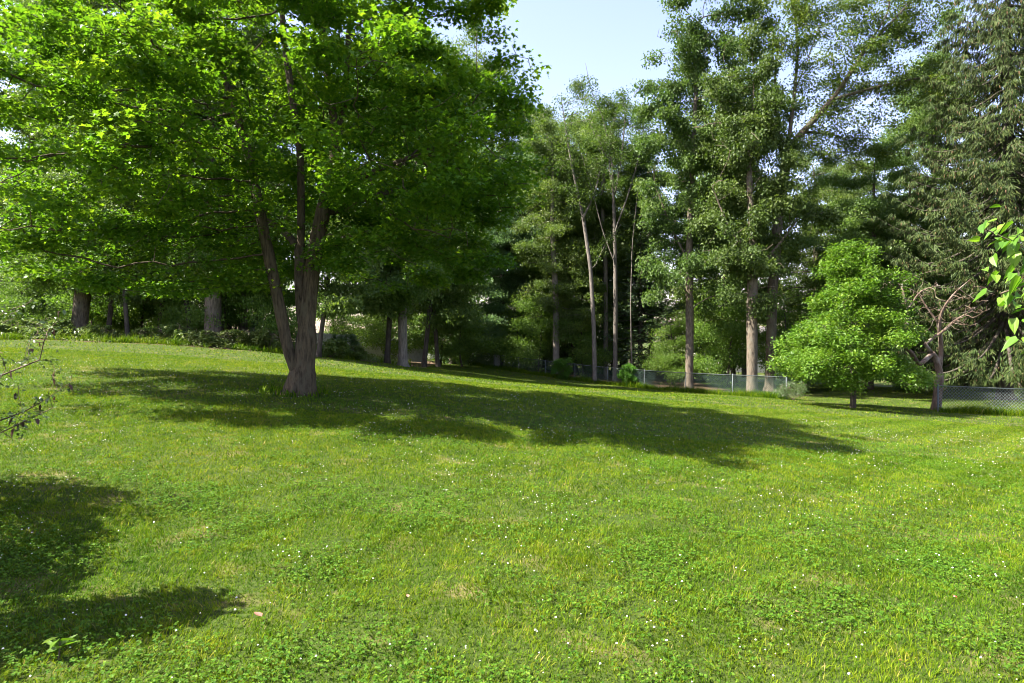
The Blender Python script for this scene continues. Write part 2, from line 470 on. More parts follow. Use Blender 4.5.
def colonize(stems, A, D, dk, rng, di=1e9, up=0.0, jitter=0.15, maxn=5000):
    pos = []; par = []
    for st in stems:
        q = resample(st, D)
        if not pos:
            p = -1
        else:
            p = int(np.argmin(np.linalg.norm(np.array(pos) - q[0], axis=1)))
            if np.linalg.norm(np.array(pos[p]) - q[0]) < D * 0.8: q = q[1:]
        for v in q:
            pos.append(tuple(v)); par.append(p); p = len(pos) - 1
    n = len(pos)
    P = np.zeros((maxn + 400, 3)); P[:n] = pos
    par = par + [0] * (maxn + 400 - n)
    if len(A):
        d = np.linalg.norm(A[:, None] - P[None, :n], axis=2)
        near = d.argmin(1); dist = d.min(1); alive = dist > dk
        for it in range(220):
            act = alive & (dist < di)
            if not act.any() or n >= maxn: break
            ia = np.nonzero(act)[0]
            src, inv = np.unique(near[ia], return_inverse=True)
            acc = np.zeros((len(src), 3)); np.add.at(acc, inv, unit(A[ia] - P[near[ia]]))
            acc = unit(acc) + rng.normal(0, jitter, acc.shape); acc[:, 2] += up
            new = P[src] + D * unit(acc)
            dd = np.linalg.norm(new[:, None] - P[None, :n], axis=2).min(1)
            ok = dd > 0.35 * D
            if not ok.any():
                alive[ia[rng.random(len(ia)) < 0.5]] = False
                continue
            new = new[ok]; src = src[ok]; m = len(new)
            P[n:n + m] = new
            for j in range(m): par[n + j] = int(src[j])
            dn = np.linalg.norm(A[:, None] - new[None], axis=2)
            j = dn.argmin(1); v = dn.min(1); b = v < dist
            near[b] = n + j[b]; dist[b] = v[b]
            alive &= dist > dk
            # attractors whose nearest node could not grow are dropped slowly
            n += m
    return P[:n], np.array(par[:n])

def radii(P, par, R, r0, taper=0.0):
    n = len(P)
    ln = np.linalg.norm(P - P[np.maximum(par, 0)], axis=1)
    def run(e):
        acc = np.zeros(n); r = np.zeros(n)
        for i in range(n - 1, -1, -1):
            r[i] = max(r0, acc[i] ** (1 / e)) if acc[i] > 0 else r0
            p = par[i]
            if p >= 0: acc[p] += (r[i] + taper * ln[i]) ** e
        return r
    lo, hi = 1.2, 6.0
    for _ in range(14):
        e = 0.5 * (lo + hi)
        if run(e)[0] > R: lo = e
        else: hi = e
    return run(0.5 * (lo + hi))

def wood_mesh(name, P, par, r, mat, parent, flare=0.8, flare_h=0.3, thick=0.045, seed=0, lobes=5, rough=0.05, sides=12):
    n = len(P); rng = np.random.default_rng(seed)
    kids = [[] for _ in range(n)]
    for i, p in enumerate(par):
        if p >= 0: kids[p].append(i)
    Vs, Qs = [], []; off = 0
    big = r > thick
    done = np.zeros(n, bool)
    starts = [0] if big[0] else []
    k = sides
    th = np.arange(k) * 2 * np.pi / k
    ph = rng.uniform(0, 6.28, 4)
    while starts:
        s = starts.pop()
        chain = [s]; c = s
        while True:
            kk = [j for j in kids[c] if big[j]]
            if not kk: break
            kk.sort(key=lambda j: -r[j])
            for j in kk[1:]: starts.append(j)
            chain.append(kk[0]); c = kk[0]
        pts = [P[i] for i in chain]; rad = [r[i] for i in chain]
        if par[s] >= 0:
            pts = [P[par[s]]] + pts; rad = [min(r[par[s]] * 0.9, rad[0] * 1.25)] + rad
        if len(pts) < 2: continue
        pts = np.array(pts); rad = np.array(rad)
        if par[s] < 0:      # root: dig in and flare
            zs = [-0.15, 0.0, 0.06, 0.14, 0.26, 0.45]
            base = pts[0]
            nxt = [i for i in range(len(pts)) if pts[i][2] - base[2] > 0.55]
            if nxt:
                up_ = pts[nxt[0]]
                ex = np.array([base + (up_ - base) * (z / (up_[2] - base[2])) for z in zs])
                pts = np.concatenate([ex, pts[nxt[0]:]]); rad = np.concatenate([np.full(len(zs), rad[0]), rad[nxt[0]:]])
        d = np.gradient(pts, axis=0); d = unit(d)
        u = np.array([1.0, 0, 0]); u = unit(u - d[0] * (u @ d[0])) if abs(d[0][0]) < 0.95 else unit(np.cross(d[0], [0, 1, 0]))
        rings = []
        for i in range(len(pts)):
            u = unit(u - d[i] * (u @ d[i])); v = np.cross(d[i], u)
            f = 1 + rough * (np.sin(3 * th + ph[0] + 1.1 * pts[i][2]) + 0.7 * np.sin(5 * th + ph[1] - 1.7 * pts[i][2])) * 0.6 + rng.normal(0, rough * 0.35, k)
            if par[s] < 0:
                h = max(0.0, pts[i][2] - P[0][2])
                f = f + flare * math.exp(-h / flare_h) * (0.65 + 0.5 * np.cos(lobes * th + ph[2]) * math.exp(-h / (flare_h * 1.5)))
            rings.append(pts[i] + rad[i] * f[:, None] * (np.cos(th)[:, None] * u + np.sin(th)[:, None] * v))
        Vs.append(np.concatenate(rings)); m = len(rings)
        ring = off + np.arange(m)[:, None] * k
        a = np.arange(k); b = (a + 1) % k
        q = np.stack([ring[:-1] + a, ring[:-1] + b, ring[1:] + b, ring[1:] + a], -1).reshape(-1, 4)
        Qs.append(q); off += m * k
    # twigs: one tapered bar per step
    e = np.nonzero((~big) & (par >= 0))[0]
    if len(e):
        a = P[par[e]]; b = P[e]; d = unit(b - a)
        ref = np.where(np.abs(d[:, 2:]) < 0.9, np.array([[0, 0, 1.0]]), np.array([[1.0, 0, 0]]))
        u = unit(np.cross(d, ref)); v = np.cross(d, u)
        kt = 4; t = np.arange(kt) * 2 * np.pi / kt
        c = np.cos(t)[None, :, None] * u[:, None] + np.sin(t)[None, :, None] * v[:, None]
        ra = np.minimum(r[par[e]], r[e] * 1.3)[:, None, None]; rb = r[e][:, None, None]
        V = np.concatenate([a[:, None] + c * ra, b[:, None] + c * rb], 1)
        Vs.append(V.reshape(-1, 3))
        o_ = off + np.arange(len(e))[:, None] * (2 * kt)
        i = np.arange(kt); j = (i + 1) % kt
        Qs.append(np.stack([o_ + i, o_ + j, o_ + kt + j, o_ + kt + i], -1).reshape(-1, 4))
    return mesh_obj(name, np.concatenate(Vs), [np.concatenate(Qs)], mat, parent, None, True)

def grow_tree(name, stems, env, seed, D=0.5, dk=0.9, nattr=700, R=0.3, r0=0.012, bark='bark', leaf='oval', mat='wood_leaf', nleaf=20000,
              lsize=(0.1, 0.16), sig=(0.35, 0.22), tip=2.2, shell=0.45, taper=0.0, up=0.0, flare=0.8, flare_h=0.3, trunk_name='trunk',
              lobes=5, rough=0.05, sides=12, thick=0.045, jitter=0.15, crown_name='crown', hole=(1.6, -0.35, 1.5), avoid=(), warp=0.2, **kw):
    rng = np.random.default_rng(seed)
    root = empty(name)
    A = ellipsoid_points(env, nattr, rng, shell) if env else np.zeros((0, 3))
    if len(A):
        w_ = warp * float(np.median([e[3] for e in env])); sc_ = max(1.0, 1.1 * float(np.median([e[3] for e in env])))
        A = A + w_ * np.stack([Noise3(seed + 20 + i, sc_)(A) for i in range(3)], -1)
    for c in avoid:
        A = A[(((A - np.array(c[:3])) / np.array(c[3:])) ** 2).sum(1) > 1]
    P, par = colonize(stems, A, D, dk, rng, up=up, jitter=jitter)
    r = radii(P, par, R, r0, taper)
    wood_mesh(trunk_name, P, par, r, M[bark], root, flare, flare_h, thick, seed, lobes, rough, sides)
    if nleaf:
        cand = np.nonzero(r <= r0 * tip)[0]
        base = np.concatenate([P[cand], 0.5 * (P[cand] + P[np.maximum(par[cand], 0)])])
        nz = Noise3(seed + 7, hole[0])(base * np.array([1, 1, hole[2]]))
        for c in avoid:
            nz[(((base - np.array(c[:3])) / np.array(c[3:])) ** 2).sum(1) < 1] = -9
        wt = np.exp(rng.normal(0, 0.7, len(base))) * np.clip((nz - hole[1]) * 2.5, 0, 1)
        wt /= wt.sum()
        ctone = rng.normal(0.5, 0.17, len(base))
        k = rng.choice(len(base), nleaf, p=wt)
        off = np.clip(rng.normal(size=(nleaf, 3)), -1.6, 1.6) * np.array([sig[0], sig[0], sig[1]])
        sz = rng.uniform(lsize[0], lsize[1], nleaf)
        leaf_object(crown_name, leaf, base[k] + off, sz, M[mat], root, seed + 1, 0.14, ctone[k], **kw)
    return root

def put(o, px, d, rz=0.0, s=1.0, sz=None, label=None, cat='tree', group=None, dz=-0.02):
    x, y, z = at(px, d)
    o.location = (x, y, z + dz); o.rotation_euler = (0, 0, rz)
    o.scale = (s, s, s if sz is None else sz)
    return tag(o, label, cat, group)

# ------------------------------------------------------------------ the big maple on the lawn
maple = grow_tree('maple_tree',
    [[(0.1, 0, 0), (0.22, 0, 0.9), (0.28, 0, 1.75), (0.36, 0.05, 2.75), (0.54, 0.1, 3.7), (0.84, 0.1, 5.3), (1.0, 0.2, 6.2), (1.05, 0.3, 8.0), (1.3, 0.4, 10.0)],
     [(0.24, 0, 1.15), (0.1, 0.08, 1.7), (0.03, 0.22, 2.4), (0.0, 0.4, 3.7), (-0.06, 0.5, 5.3), (-0.25, 0.7, 6.0), (-0.6, 1.0, 8.0), (-0.8, 1.2, 9.8)],
     [(0.12, -0.06, 0.3), (-0.08, -0.14, 0.8), (-0.14, -0.18, 1.25), (-0.30, -0.22, 2.1), (-0.42, -0.25, 2.75), (-0.60, -0.3, 3.7), (-0.85, -0.3, 5.0), (-1.4, -0.2, 6.6)],
     [(0.84, 0.1, 5.3), (0.7, 0.0, 6.4), (0.55, -0.2, 8.3), (0.6, -0.4, 10.2)],
     [(0.6, 0.1, 4.1), (1.3, 0.0, 4.5), (2.4, -0.1, 4.9)],
     [(0.54, 0.1, 3.7), (1.2, 1.0, 4.3), (2.2, 2.4, 5.0)],
     [(0.0, 0.4, 3.0), (-0.8, 1.6, 3.7), (-2.2, 2.8, 4.4)]],
    [(0.2, 0, 7.6, 4.2, 4.8, 4.6), (-2.0, -0.3, 6.2, 4.4, 4.6, 3.8), (2.3, 0, 5.6, 3.1, 4.2, 2.9), (3.2, 0.3, 4.6, 2.0, 3.2, 1.9),
     (-3.6, -0.6, 4.0, 2.9, 3.6, 1.9), (2.9, -0.4, 4.0, 2.0, 3.0, 1.5), (-4.6, 0.5, 6.2, 2.0, 2.6, 2.4), (0.5, -3.4, 5.4, 3.0, 1.6, 2.0), (0, 3.6, 4.6, 3.6, 1.6, 1.8),
     (-3.4, -0.6, 3.0, 2.4, 2.8, 0.8), (2.7, -0.2, 3.3, 1.7, 2.6, 0.8), (-5.4, 0.3, 3.4, 1.8, 2.6, 1.1), (-1.6, 2.4, 3.0, 2.2, 2.0, 0.7), (1.4, 2.6, 3.1, 2.0, 1.8, 0.7)],
    seed=11, D=0.3, dk=0.42, nattr=4700, R=0.235, r0=0.006, bark='bark_maple', leaf='maple', mat='maple', nleaf=185000, lsize=(0.065, 0.112),
    sig=(0.22, 0.08), tip=2.6, shell=0.25, hole=(2.0, -0.45, 2.4), avoid=[(0.62, -3.2, 4.5, 0.72, 3.3, 2.1), (0.5, 2.8, 4.3, 0.6, 2.4, 1.4)], flare=0.6, flare_h=0.4, rough=0.07, sides=20, lobes=6, droop=0.32, droop_sd=0.3, roll=0.35)
put(maple, 295, 13.0, label='large spreading maple with three stems, standing alone on the open lawn', dz=-0.03)

# ------------------------------------------------------------------ woodland prototypes
def straight(H, lean=(0, 0), wob=0.25, seed=0, n=7):
    r = np.random.default_rng(seed)
    t = np.linspace(0, 1, n)
    w = np.cumsum(r.normal(0, wob / 2, (n, 2)), 0); w[0] = 0
    return [(lean[0] * a + w[i, 0] * (a > 0), lean[1] * a + w[i, 1] * (a > 0), H * a) for i, a in enumerate(t)]

def crown_env(H, z0, rx, seed, n=7):
    r = np.random.default_rng(seed); e = []
    for i in range(n):
        t = (i + 0.5) / n
        z = z0 + (H - z0) * t
        w = rx * (0.55 + 0.6 * math.sin(math.pi * min(1, 0.2 + 0.8 * t)) ** 0.8) * (1.0 if t < 0.7 else 1.5 - 0.75 * t)
        a = r.uniform(0, 6.28); o = rx * 0.42
        e.append((o * math.cos(a), o * math.sin(a), z, w * 0.72, w * 0.72, (H - z0) / n * 1.15))
    return e

def wood_proto(name, H, z0, rx, seed, R, **kw):
    st = straight(H * 0.9, seed=seed)
    d = dict(D=0.55, dk=0.9, nattr=900, r0=0.012, nleaf=26000, lsize=(0.11, 0.19), leaf='diamond', hole=(1.5, -0.25, 1.7), sig=(0.42, 0.22), tip=2.2, shell=0.35)
    d.update(dict(droop=0.65, droop_sd=0.6, roll=0.7)); d.update(kw)
    return grow_tree(name, [st], crown_env(H, z0, rx, seed), seed, R=R, **d)

PROTO = {}
PROTO['broad'] = wood_proto('broadleaf_tree', 20, 3.6, 5.2, 21, 0.30, nleaf=105000)
PROTO['tall'] = wood_proto('tall_tree', 24.5, 5.0, 4.3, 22, 0.26, mat='wood_leaf', nleaf=100000)
PROTO['stout'] = wood_proto('stout_tree', 20, 4.2, 3.3, 27, 0.37, nleaf=70000, bark='bark_orange')
PROTO['slim'] = wood_proto('slender_tree', 14, 3.2, 2.7, 23, 0.11, nattr=500, nleaf=42000, bark='bark_dark')
PROTO['pale'] = wood_proto('pale_trunk_tree', 21, 5.0, 4.0, 24, 0.27, bark='bark_pale', nleaf=80000)
PROTO['layer'] = wood_proto('layered_tree', 16, 1.6, 4.2, 25, 0.2, mat='dark_leaf', bark='bark_dark', leaf='oval', nleaf=80000, hole=(1.5, -0.1, 2.0), sig=(0.5, 0.14), lsize=(0.10, 0.17), nattr=1100)
PROTO['under'] = wood_proto('understory_tree', 6.0, 0.9, 2.3, 26, 0.07, D=0.35, dk=0.55, nattr=420, nleaf=17000, lsize=(0.09, 0.15), bark='bark_dark', mat='under_leaf', r0=0.009)
_used = set()

def wood(kind, px, d, rz, s, label, sz=None, group='woodland trees behind the lawn', lean=None):
    o = PROTO[kind] if kind not in _used else copy_tree(PROTO[kind])
    _used.add(kind)
    put(o, px, d, rz, s, sz, label, 'tree', group)
    if lean: o.rotation_euler = (0, lean, rz) if abs(rz) < 1e-6 else o.rotation_euler
    return o

# (kind, picture column, distance, turn, scale, label)
WOODS = [
    ('stout', 78, 29.8, 0.3, 0.92, 'thick gnarled trunk at the far left woodland edge, wider than its neighbours'),
    ('stout', 213, 29.8, 2.2, 1.0, 'stout trunk with a sunlit patch, thickest in the left woodland edge'),
    ('slim', 108, 30.5, 1.0, 1.0, 'thin dark trunk just right of the thick gnarled one at the left wood edge'),
    ('slim', 128, 29.0, 4.0, 0.85, 'short thin sapling trunk rising from the leaf litter in the left bed'),
    ('slim', 158, 32.5, 2.4, 1.1, 'slim dark tree midway between the gnarled trunk and the sunlit trunk'),
    ('slim', 192, 31.0, 5.1, 1.05, 'slim dark tree immediately left of the stout sunlit trunk'),
    ('pale', 243, 33.0, 0.8, 0.78, 'pale straight trunk in the left wood, first right of the sunlit one'),
    ('slim', 258, 35.0, 3.3, 1.15, 'slim dark trunk seen just left of the maple stems'),
    ('slim', 229, 36.0, 0.2, 1.2, 'shaded slender tree behind the stout sunlit trunk'),
    ('slim', 318, 29.0, 1.7, 0.95, 'leaning dark tree seen close beside the right of the maple trunk'),
    ('pale', 403, 34.5, 2.9, 0.9, 'thick pale trunk standing in red mulch at the lawn edge'),
    ('slim', 387, 35.0, 0.4, 1.3, 'brown slender trunk just left of the thick pale trunk in the mulch'),
    ('slim', 424, 42.0, 2.2, 1.35, 'dark slanting tree right of the thick pale trunk by the pale fence'),
    ('slim', 438, 45.0, 3.6, 1.35, 'dark upright tree in front of the pale fence, right of the slanting one'),
    ('tall', 30, 36.0, 1.2, 0.95, 'tall tree behind the far left end of the lawn'),
    ('broad', -80, 42.0, 4.0, 0.95, 'broad tree at the left end of the woodland, cut by the picture edge'),
    ('tall', 140, 40.0, 0.0, 0.95, 'tall tree behind the left bed, crown above the slim saplings'),
    ('tall', 255, 43.0, 2.6, 0.95, 'tall tree rising behind the left crown edge of the maple'),
    ('broad', 384, 64.0, 5.3, 0.8, 'broad tree behind the maple, over the pale board fence'),
    ('tall', 430, 62.0, 0.9, 0.8, 'tall tree behind the mulch bed, right of the maple crown'),
    ('tall', 494, 62.0, 3.9, 1.32, 'tall dark tree whose top shows just right of the maple crown'),
    ('pale', 556, 48.5, 4.4, 0.95, 'tall pale trunk directly behind the round bush at the fence'),
    ('slim', 576, 52.0, 5.0, 1.5, 'slender brown trunk just right of the tall pale one by the fence bush'),
    ('layer', 452, 53.0, 0.0, 1.1, 'dark low-branched layered tree at the left end of the chain-link fence'),
    ('layer', 500, 56.0, 2.1, 1.2, 'dark layered tree in the middle of the group behind the fence'),
    ('layer', 545, 58.0, 4.2, 1.25, 'dark layered tree at the right of the low-branched group behind the fence'),
    ('slim', 735, 46.0, 4.5, 1.5, 'dark slender tree between the two lit oak trunks'),
    ('broad', 725, 58.0, 2.8, 1.1, 'broad tree far behind the grey-green oak'),
    ('broad', 868, 43.0, 3.2, 0.86, 'rounded mid-green tree between the airy oak and the spruce'),
    ('broad', 915, 44.0, 0.5, 0.84, 'rounded tree behind the gnarled bare tree, left of the spruce'),
    ('broad', 820, 52.0, 5.9, 1.0, 'broad shaded tree behind the bright young tree'),
    ('broad', 965, 56.0, 2.5, 0.8, 'shaded broad tree far behind the right fence'),
    ('tall', 1055, 45.0, 4.9, 0.95, 'tall tree behind the spruce at the right picture edge'),
    ('tall', 648, 54.0, 2.7, 0.92, 'tall tree filling the gap between the bare dead stems and the oak'),
    ('broad', 536, 64.0, 0.2, 1.36, 'broad tall tree behind the layered group, right of the maple crown'),
    ('tall', 928, 47.0, 1.3, 1.1, 'tall drooping tree filling the gap between the airy oak and the spruce'),
    ('pale', 845, 55.0, 2.3, 0.9, 'tall tree behind the limbs of the airy oak'),
    ('tall', 588, 57.0, 5.2, 1.0, 'tall tree directly behind the bare dead stems'),
    ('broad', 622, 61.0, 3.7, 1.12, 'broad tree far behind the bare dead stems'),
    ('under', 728, 43.5, 0.0, 1.15, 'small leafy tree between the two lit trunks, just behind the fence'),
    ('under', 672, 45.0, 2.0, 0.9, 'small leafy sapling left of the lit oak trunk'),
    ('under', 275, 31.0, 4.0, 0.75, 'small sunlit sapling seen left of the maple stems'),
    ('under', 20, 28.5, 3.0, 0.7, 'small leafy tree at the far left end of the bed'),
    ('under', 175, 31.5, 5.0, 0.7, 'small leafy tree in the left bed before the sunlit trunk'),
    ('under', 118, 38.0, 1.5, 1.0, 'leafy understory tree in the gap between the thin dark trunks at left'),
    ('under', 62, 35.0, 2.5, 0.95, 'leafy understory tree left behind the thick gnarled trunk'),
    ('under', 236, 41.0, 0.5, 1.1, 'leafy understory tree behind the pale trunk in the left wood'),
    ('under', 168, 40.0, 3.5, 1.1, 'leafy understory tree behind the slim dark trunk in the left wood'),
    ('under', 222, 31.5, 1.0, 0.9, 'sunlit leafy understory tree touching the right side of the stout trunk'),
    ('under', 92, 32.5, 4.0, 0.85, 'leafy understory tree right behind the thick gnarled trunk'),
    ('under', 142, 34.0, 0.7, 0.9, 'leafy understory tree between the sapling and the slim dark tree'),
    ('under', 384, 47.0, 3.1, 1.0, 'leafy understory tree behind the brown trunk in the mulch'),
    ('under', 462, 50.0, 5.5, 1.0, 'leafy understory tree at the near side of the dark layered group'),
    ('under', 515, 52.5, 1.9, 1.1, 'leafy understory tree behind the stone pillar'),
    ('under', 584, 49.0, 4.4, 0.95, 'leafy understory tree between the two round fence bushes'),
    ('under', 612, 53.0, 0.1, 1.1, 'leafy understory tree below the dark pine, left of the oak'),
    ('under', 790, 41.0, 2.9, 1.1, 'leafy understory tree left behind the bright young tree'),
    ('under', 337, 50.0, 5.0, 1.05, 'leafy understory tree in the bright gap right of the maple trunk'),
    ('under', 794, 56.0, 1.0, 1.7, 'leafy understory tree filling the gap behind the bright young tree'),
    ('under', 440, 49.0, 2.6, 1.15, 'leafy understory tree by the slanting dark trunk and the pale fence'),
    ('under', 538, 51.0, 0.6, 1.1, 'leafy understory tree just left of the tall pale trunk at the fence'),
    ('under', 480, 62.0, 5.0, 1.0, 'small leafy tree far behind the left end of the fence'),
]
for k, px, d, rz, s, lab in WOODS:
    wood(k, px, d, rz, s, lab)

# ------------------------------------------------------------------ the grey-green oak and its neighbours
oak = grow_tree('oak_tree',
    [[(0, 0, 0), (0.05, 0, 4), (0.0, 0, 9), (0.25, 0.2, 14), (0.5, 0.2, 19), (0.6, 0, 23.5)],
     [(0.0, 0, 9.5), (1.2, 0.3, 12), (2.4, 0.4, 15)], [(0.1, 0, 8.0), (-1.0, 0.2, 10.2), (-2.0, 0.4, 13)], [(0.05, 0, 6.0), (-1.0, -0.6, 7.2), (-2.3, -0.8, 7.6)], [(0.05, 0, 5.2), (1.2, -0.5, 6.0), (2.2, -0.6, 6.2)], [(0.25, 0.2, 14), (1.6, -0.5, 17), (2.4, -0.8, 20)]],
    [(0.3, 0, 22.0, 2.9, 2.6, 3.8), (0.0, 0, 16.5, 3.0, 3.0, 4.0), (-1.1, 0, 11.5, 2.7, 2.6, 3.0), (2.0, 0, 13.5, 2.8, 2.6, 3.4), (-0.3, -0.5, 8.0, 2.6, 2.2, 2.0),
     (2.6, 0, 19, 2.3, 2.2, 3.0), (1.6, 0, 8.8, 2.0, 2.0, 2.2), (-1.9, 0, 18.5, 1.7, 1.8, 2.0), (-2.0, -0.6, 14.4, 1.6, 1.6, 1.6), (2.2, -0.5, 6.2, 1.5, 1.3, 1.0), (-2.0, -0.7, 6.6, 1.5, 1.3, 0.9), (3.2, 0, 23.5, 1.6, 1.6, 1.8)],
    seed=31, D=0.45, dk=0.75, nattr=1900, R=0.25, r0=0.012, bark='bark_orange', leaf='oak', mat='oak', nleaf=88000, hole=(1.9, -0.12, 1.1), lsize=(0.1, 0.21), warp=0.35,
    sig=(0.34, 0.26), shell=0.1, droop=0.6, droop_sd=0.5, roll=0.6)
put(oak, 689, 40.0, label='tall dense grey-green oak with lower trunk lit orange, behind the fence')

oak2 = grow_tree('oak_tree',
    [[(0, 0, 0), (0.0, 0, 5), (0.05, 0, 9), (-0.1, 0.2, 13), (0.2, 0.2, 18), (0.0, 0.2, 21.5)],
     [(0.0, 0, 7.0), (1.4, -0.3, 8.6), (2.4, -0.3, 10)], [(0.0, 0, 8.0), (-1.4, -0.2, 9.6), (-2.4, -0.3, 12)]],
    [(0.0, 0, 14.5, 2.6, 2.6, 3.6), (-1.8, 0.2, 16.5, 1.8, 1.8, 2.4), (-1.2, 0, 10.5, 2.0, 2.0, 2.4), (1.0, 0, 10.0, 2.2, 2.2, 2.2), (-0.2, -0.8, 7.4, 2.2, 1.4, 1.3)],
    seed=32, D=0.45, dk=0.75, nattr=900, R=0.30, r0=0.013, bark='bark_orange', leaf='oak', mat='oak', nleaf=50000, hole=(1.9, -0.12, 1.1), lsize=(0.1, 0.21), warp=0.4,
    sig=(0.34, 0.26), shell=0.1, droop=0.6, droop_sd=0.5, roll=0.6)
put(oak2, 752, 36.2, label='oak with thick flaking reddish trunk, nearest the fence beside the bright young tree')

k = 1 / 15.6
def q(px, py, dy=0.0): return ((px - 770) * k, dy, (393 - py) * k)
airy = grow_tree('pin_oak_tree',
    [[q(770, 393), q(772, 300), q(778, 220), q(788, 150), q(797, 90, 0.3), q(801, 45, 0.4), q(796, -10, 0.5), q(790, -60)],
     [q(788, 150), q(824, 108, -1.2), q(848, 66, -2.0), q(866, 34, -2.5), q(864, -5, -2.7), q(874, -50, -2.8)],
     [q(848, 66, -2.0), q(880, 32, -2.2), q(905, 8, -0.5), q(930, -8, -0.4)],
     [q(820, 110, -1.2), q(858, 101, -1.8), q(905, 90, -1.6), q(948, 96, -1.8)],
     [q(783, 165), q(780, 90, 1.0), q(788, 40, 1.4), q(770, -20, 1.8)],
     [q(800, 133), q(845, 132, 1.0), q(880, 140, 2.0)],
     [q(797, 90, 0.3), q(815, 60, 1.4), q(835, 10, 2.0)]],
    [(1.6, 0, 24.5, 3.4, 3.0, 3.4), (5.5, -0.6, 24.0, 3.6, 2.6, 3.0), (8.2, -0.8, 21.0, 3.0, 2.4, 2.2), (0.0, 1.0, 20.0, 1.8, 2.0, 3.0), (4.0, 0.5, 18.0, 3.6, 2.4, 2.2),
     (8.5, -1.0, 18.0, 3.2, 2.4, 1.5), (5.0, 0.8, 15.5, 3.4, 2.2, 1.4), (1.0, 0.6, 14.0, 2.0, 2.0, 1.8), (3.6, -1.5, 21.0, 2.6, 2.0, 2.0), (9.0, -0.8, 24.8, 2.6, 2.0, 2.0), (6.4, -1.0, 19.6, 2.4, 1.8, 1.4)],
    seed=41, D=0.45, dk=0.8, nattr=2000, R=0.31, r0=0.010, bark='bark', leaf='oak', mat='airy', nleaf=52000, lsize=(0.11, 0.19),
    sig=(0.42, 0.2), hole=(1.2, -0.45, 2.2), shell=0.0, droop=0.4, droop_sd=0.4, roll=0.5, rough=0.03)
put(airy, 770, 40.0, label='airy tall oak with bare forked limbs against the sky, right of the dense oak')

# ------------------------------------------------------------------ dead and half-dead stems left of the oak
def dead(px, d, pts, R, label, seed, nb=60, env=None, nleaf=0, bark='bark_dead', extra=(), r0=0.014, **kw):
    s = F / d
    x0, y0 = pts[0]
    L = lambda P_: [((a - x0) / s, 0.15 * i, (y0 - b) / s) for i, (a, b) in enumerate(P_)]
    t = grow_tree('dead_tree', [L(pts)] + [L(e) for e in extra], env or [], seed, D=0.5, dk=0.8, nattr=nb, R=R, r0=r0, bark=bark, nleaf=nleaf,
                  mat='oak', leaf='oak', lsize=(0.1, 0.17), sides=8, flare=0.4, taper=0.003, **kw)
    return put(t, px, d, 0, 1, None, label, 'tree', 'bare pale stems left of the oak')

dead(595, 43.5, [(595, 382), (594, 320), (591, 265), (584, 215), (572, 160), (562, 92)], 0.16, 'slim pale forked trunk rising behind the fence between the two bushes', 51,
     extra=[[(593, 270), (604, 245), (622, 222)], [(584, 215), (596, 190), (604, 150)]],
     env=[(-1.0, 0, 16, 2.0, 1.6, 4)], nb=200, nleaf=4500)
dead(615, 47.0, [(615, 375), (616, 290), (615, 210), (613, 155), (604, 108), (592, 80), (587, 52)], 0.18, 'bare dead tree with the highest thin spike against the sky', 52,
     extra=[[(615, 190), (622, 150), (626, 110), (624, 85)], [(614, 160), (600, 140), (590, 115)], [(615, 225), (628, 190), (640, 150), (646, 112)], [(616, 260), (603, 225), (592, 180), (580, 140)], [(615, 200), (609, 160), (611, 118)]],
     env=[(0.2, 0, 18, 2.2, 1.8, 3.8)], nb=220, nleaf=6500)
dead(632, 45.0, [(632, 380), (631, 300), (633, 240), (640, 175)], 0.13, 'short bare snag with a broken top, just left of the oak crown', 53)
dead(606, 50.0, [(606, 375), (606, 260), (602, 190), (610, 130), (622, 95)], 0.2, 'thinly leafed tall tree among the bare dead stems', 54,
     env=[(0.5, 0, 21, 2.6, 2.2, 2.0), (2.4, 0, 19, 2.4, 2, 2.6), (-1.5, 0, 18, 2.0, 2, 2.6), (1, 0, 14, 2.4, 2, 3)], nb=420, nleaf=32000, bark='bark_pale', sig=(0.35, 0.22))

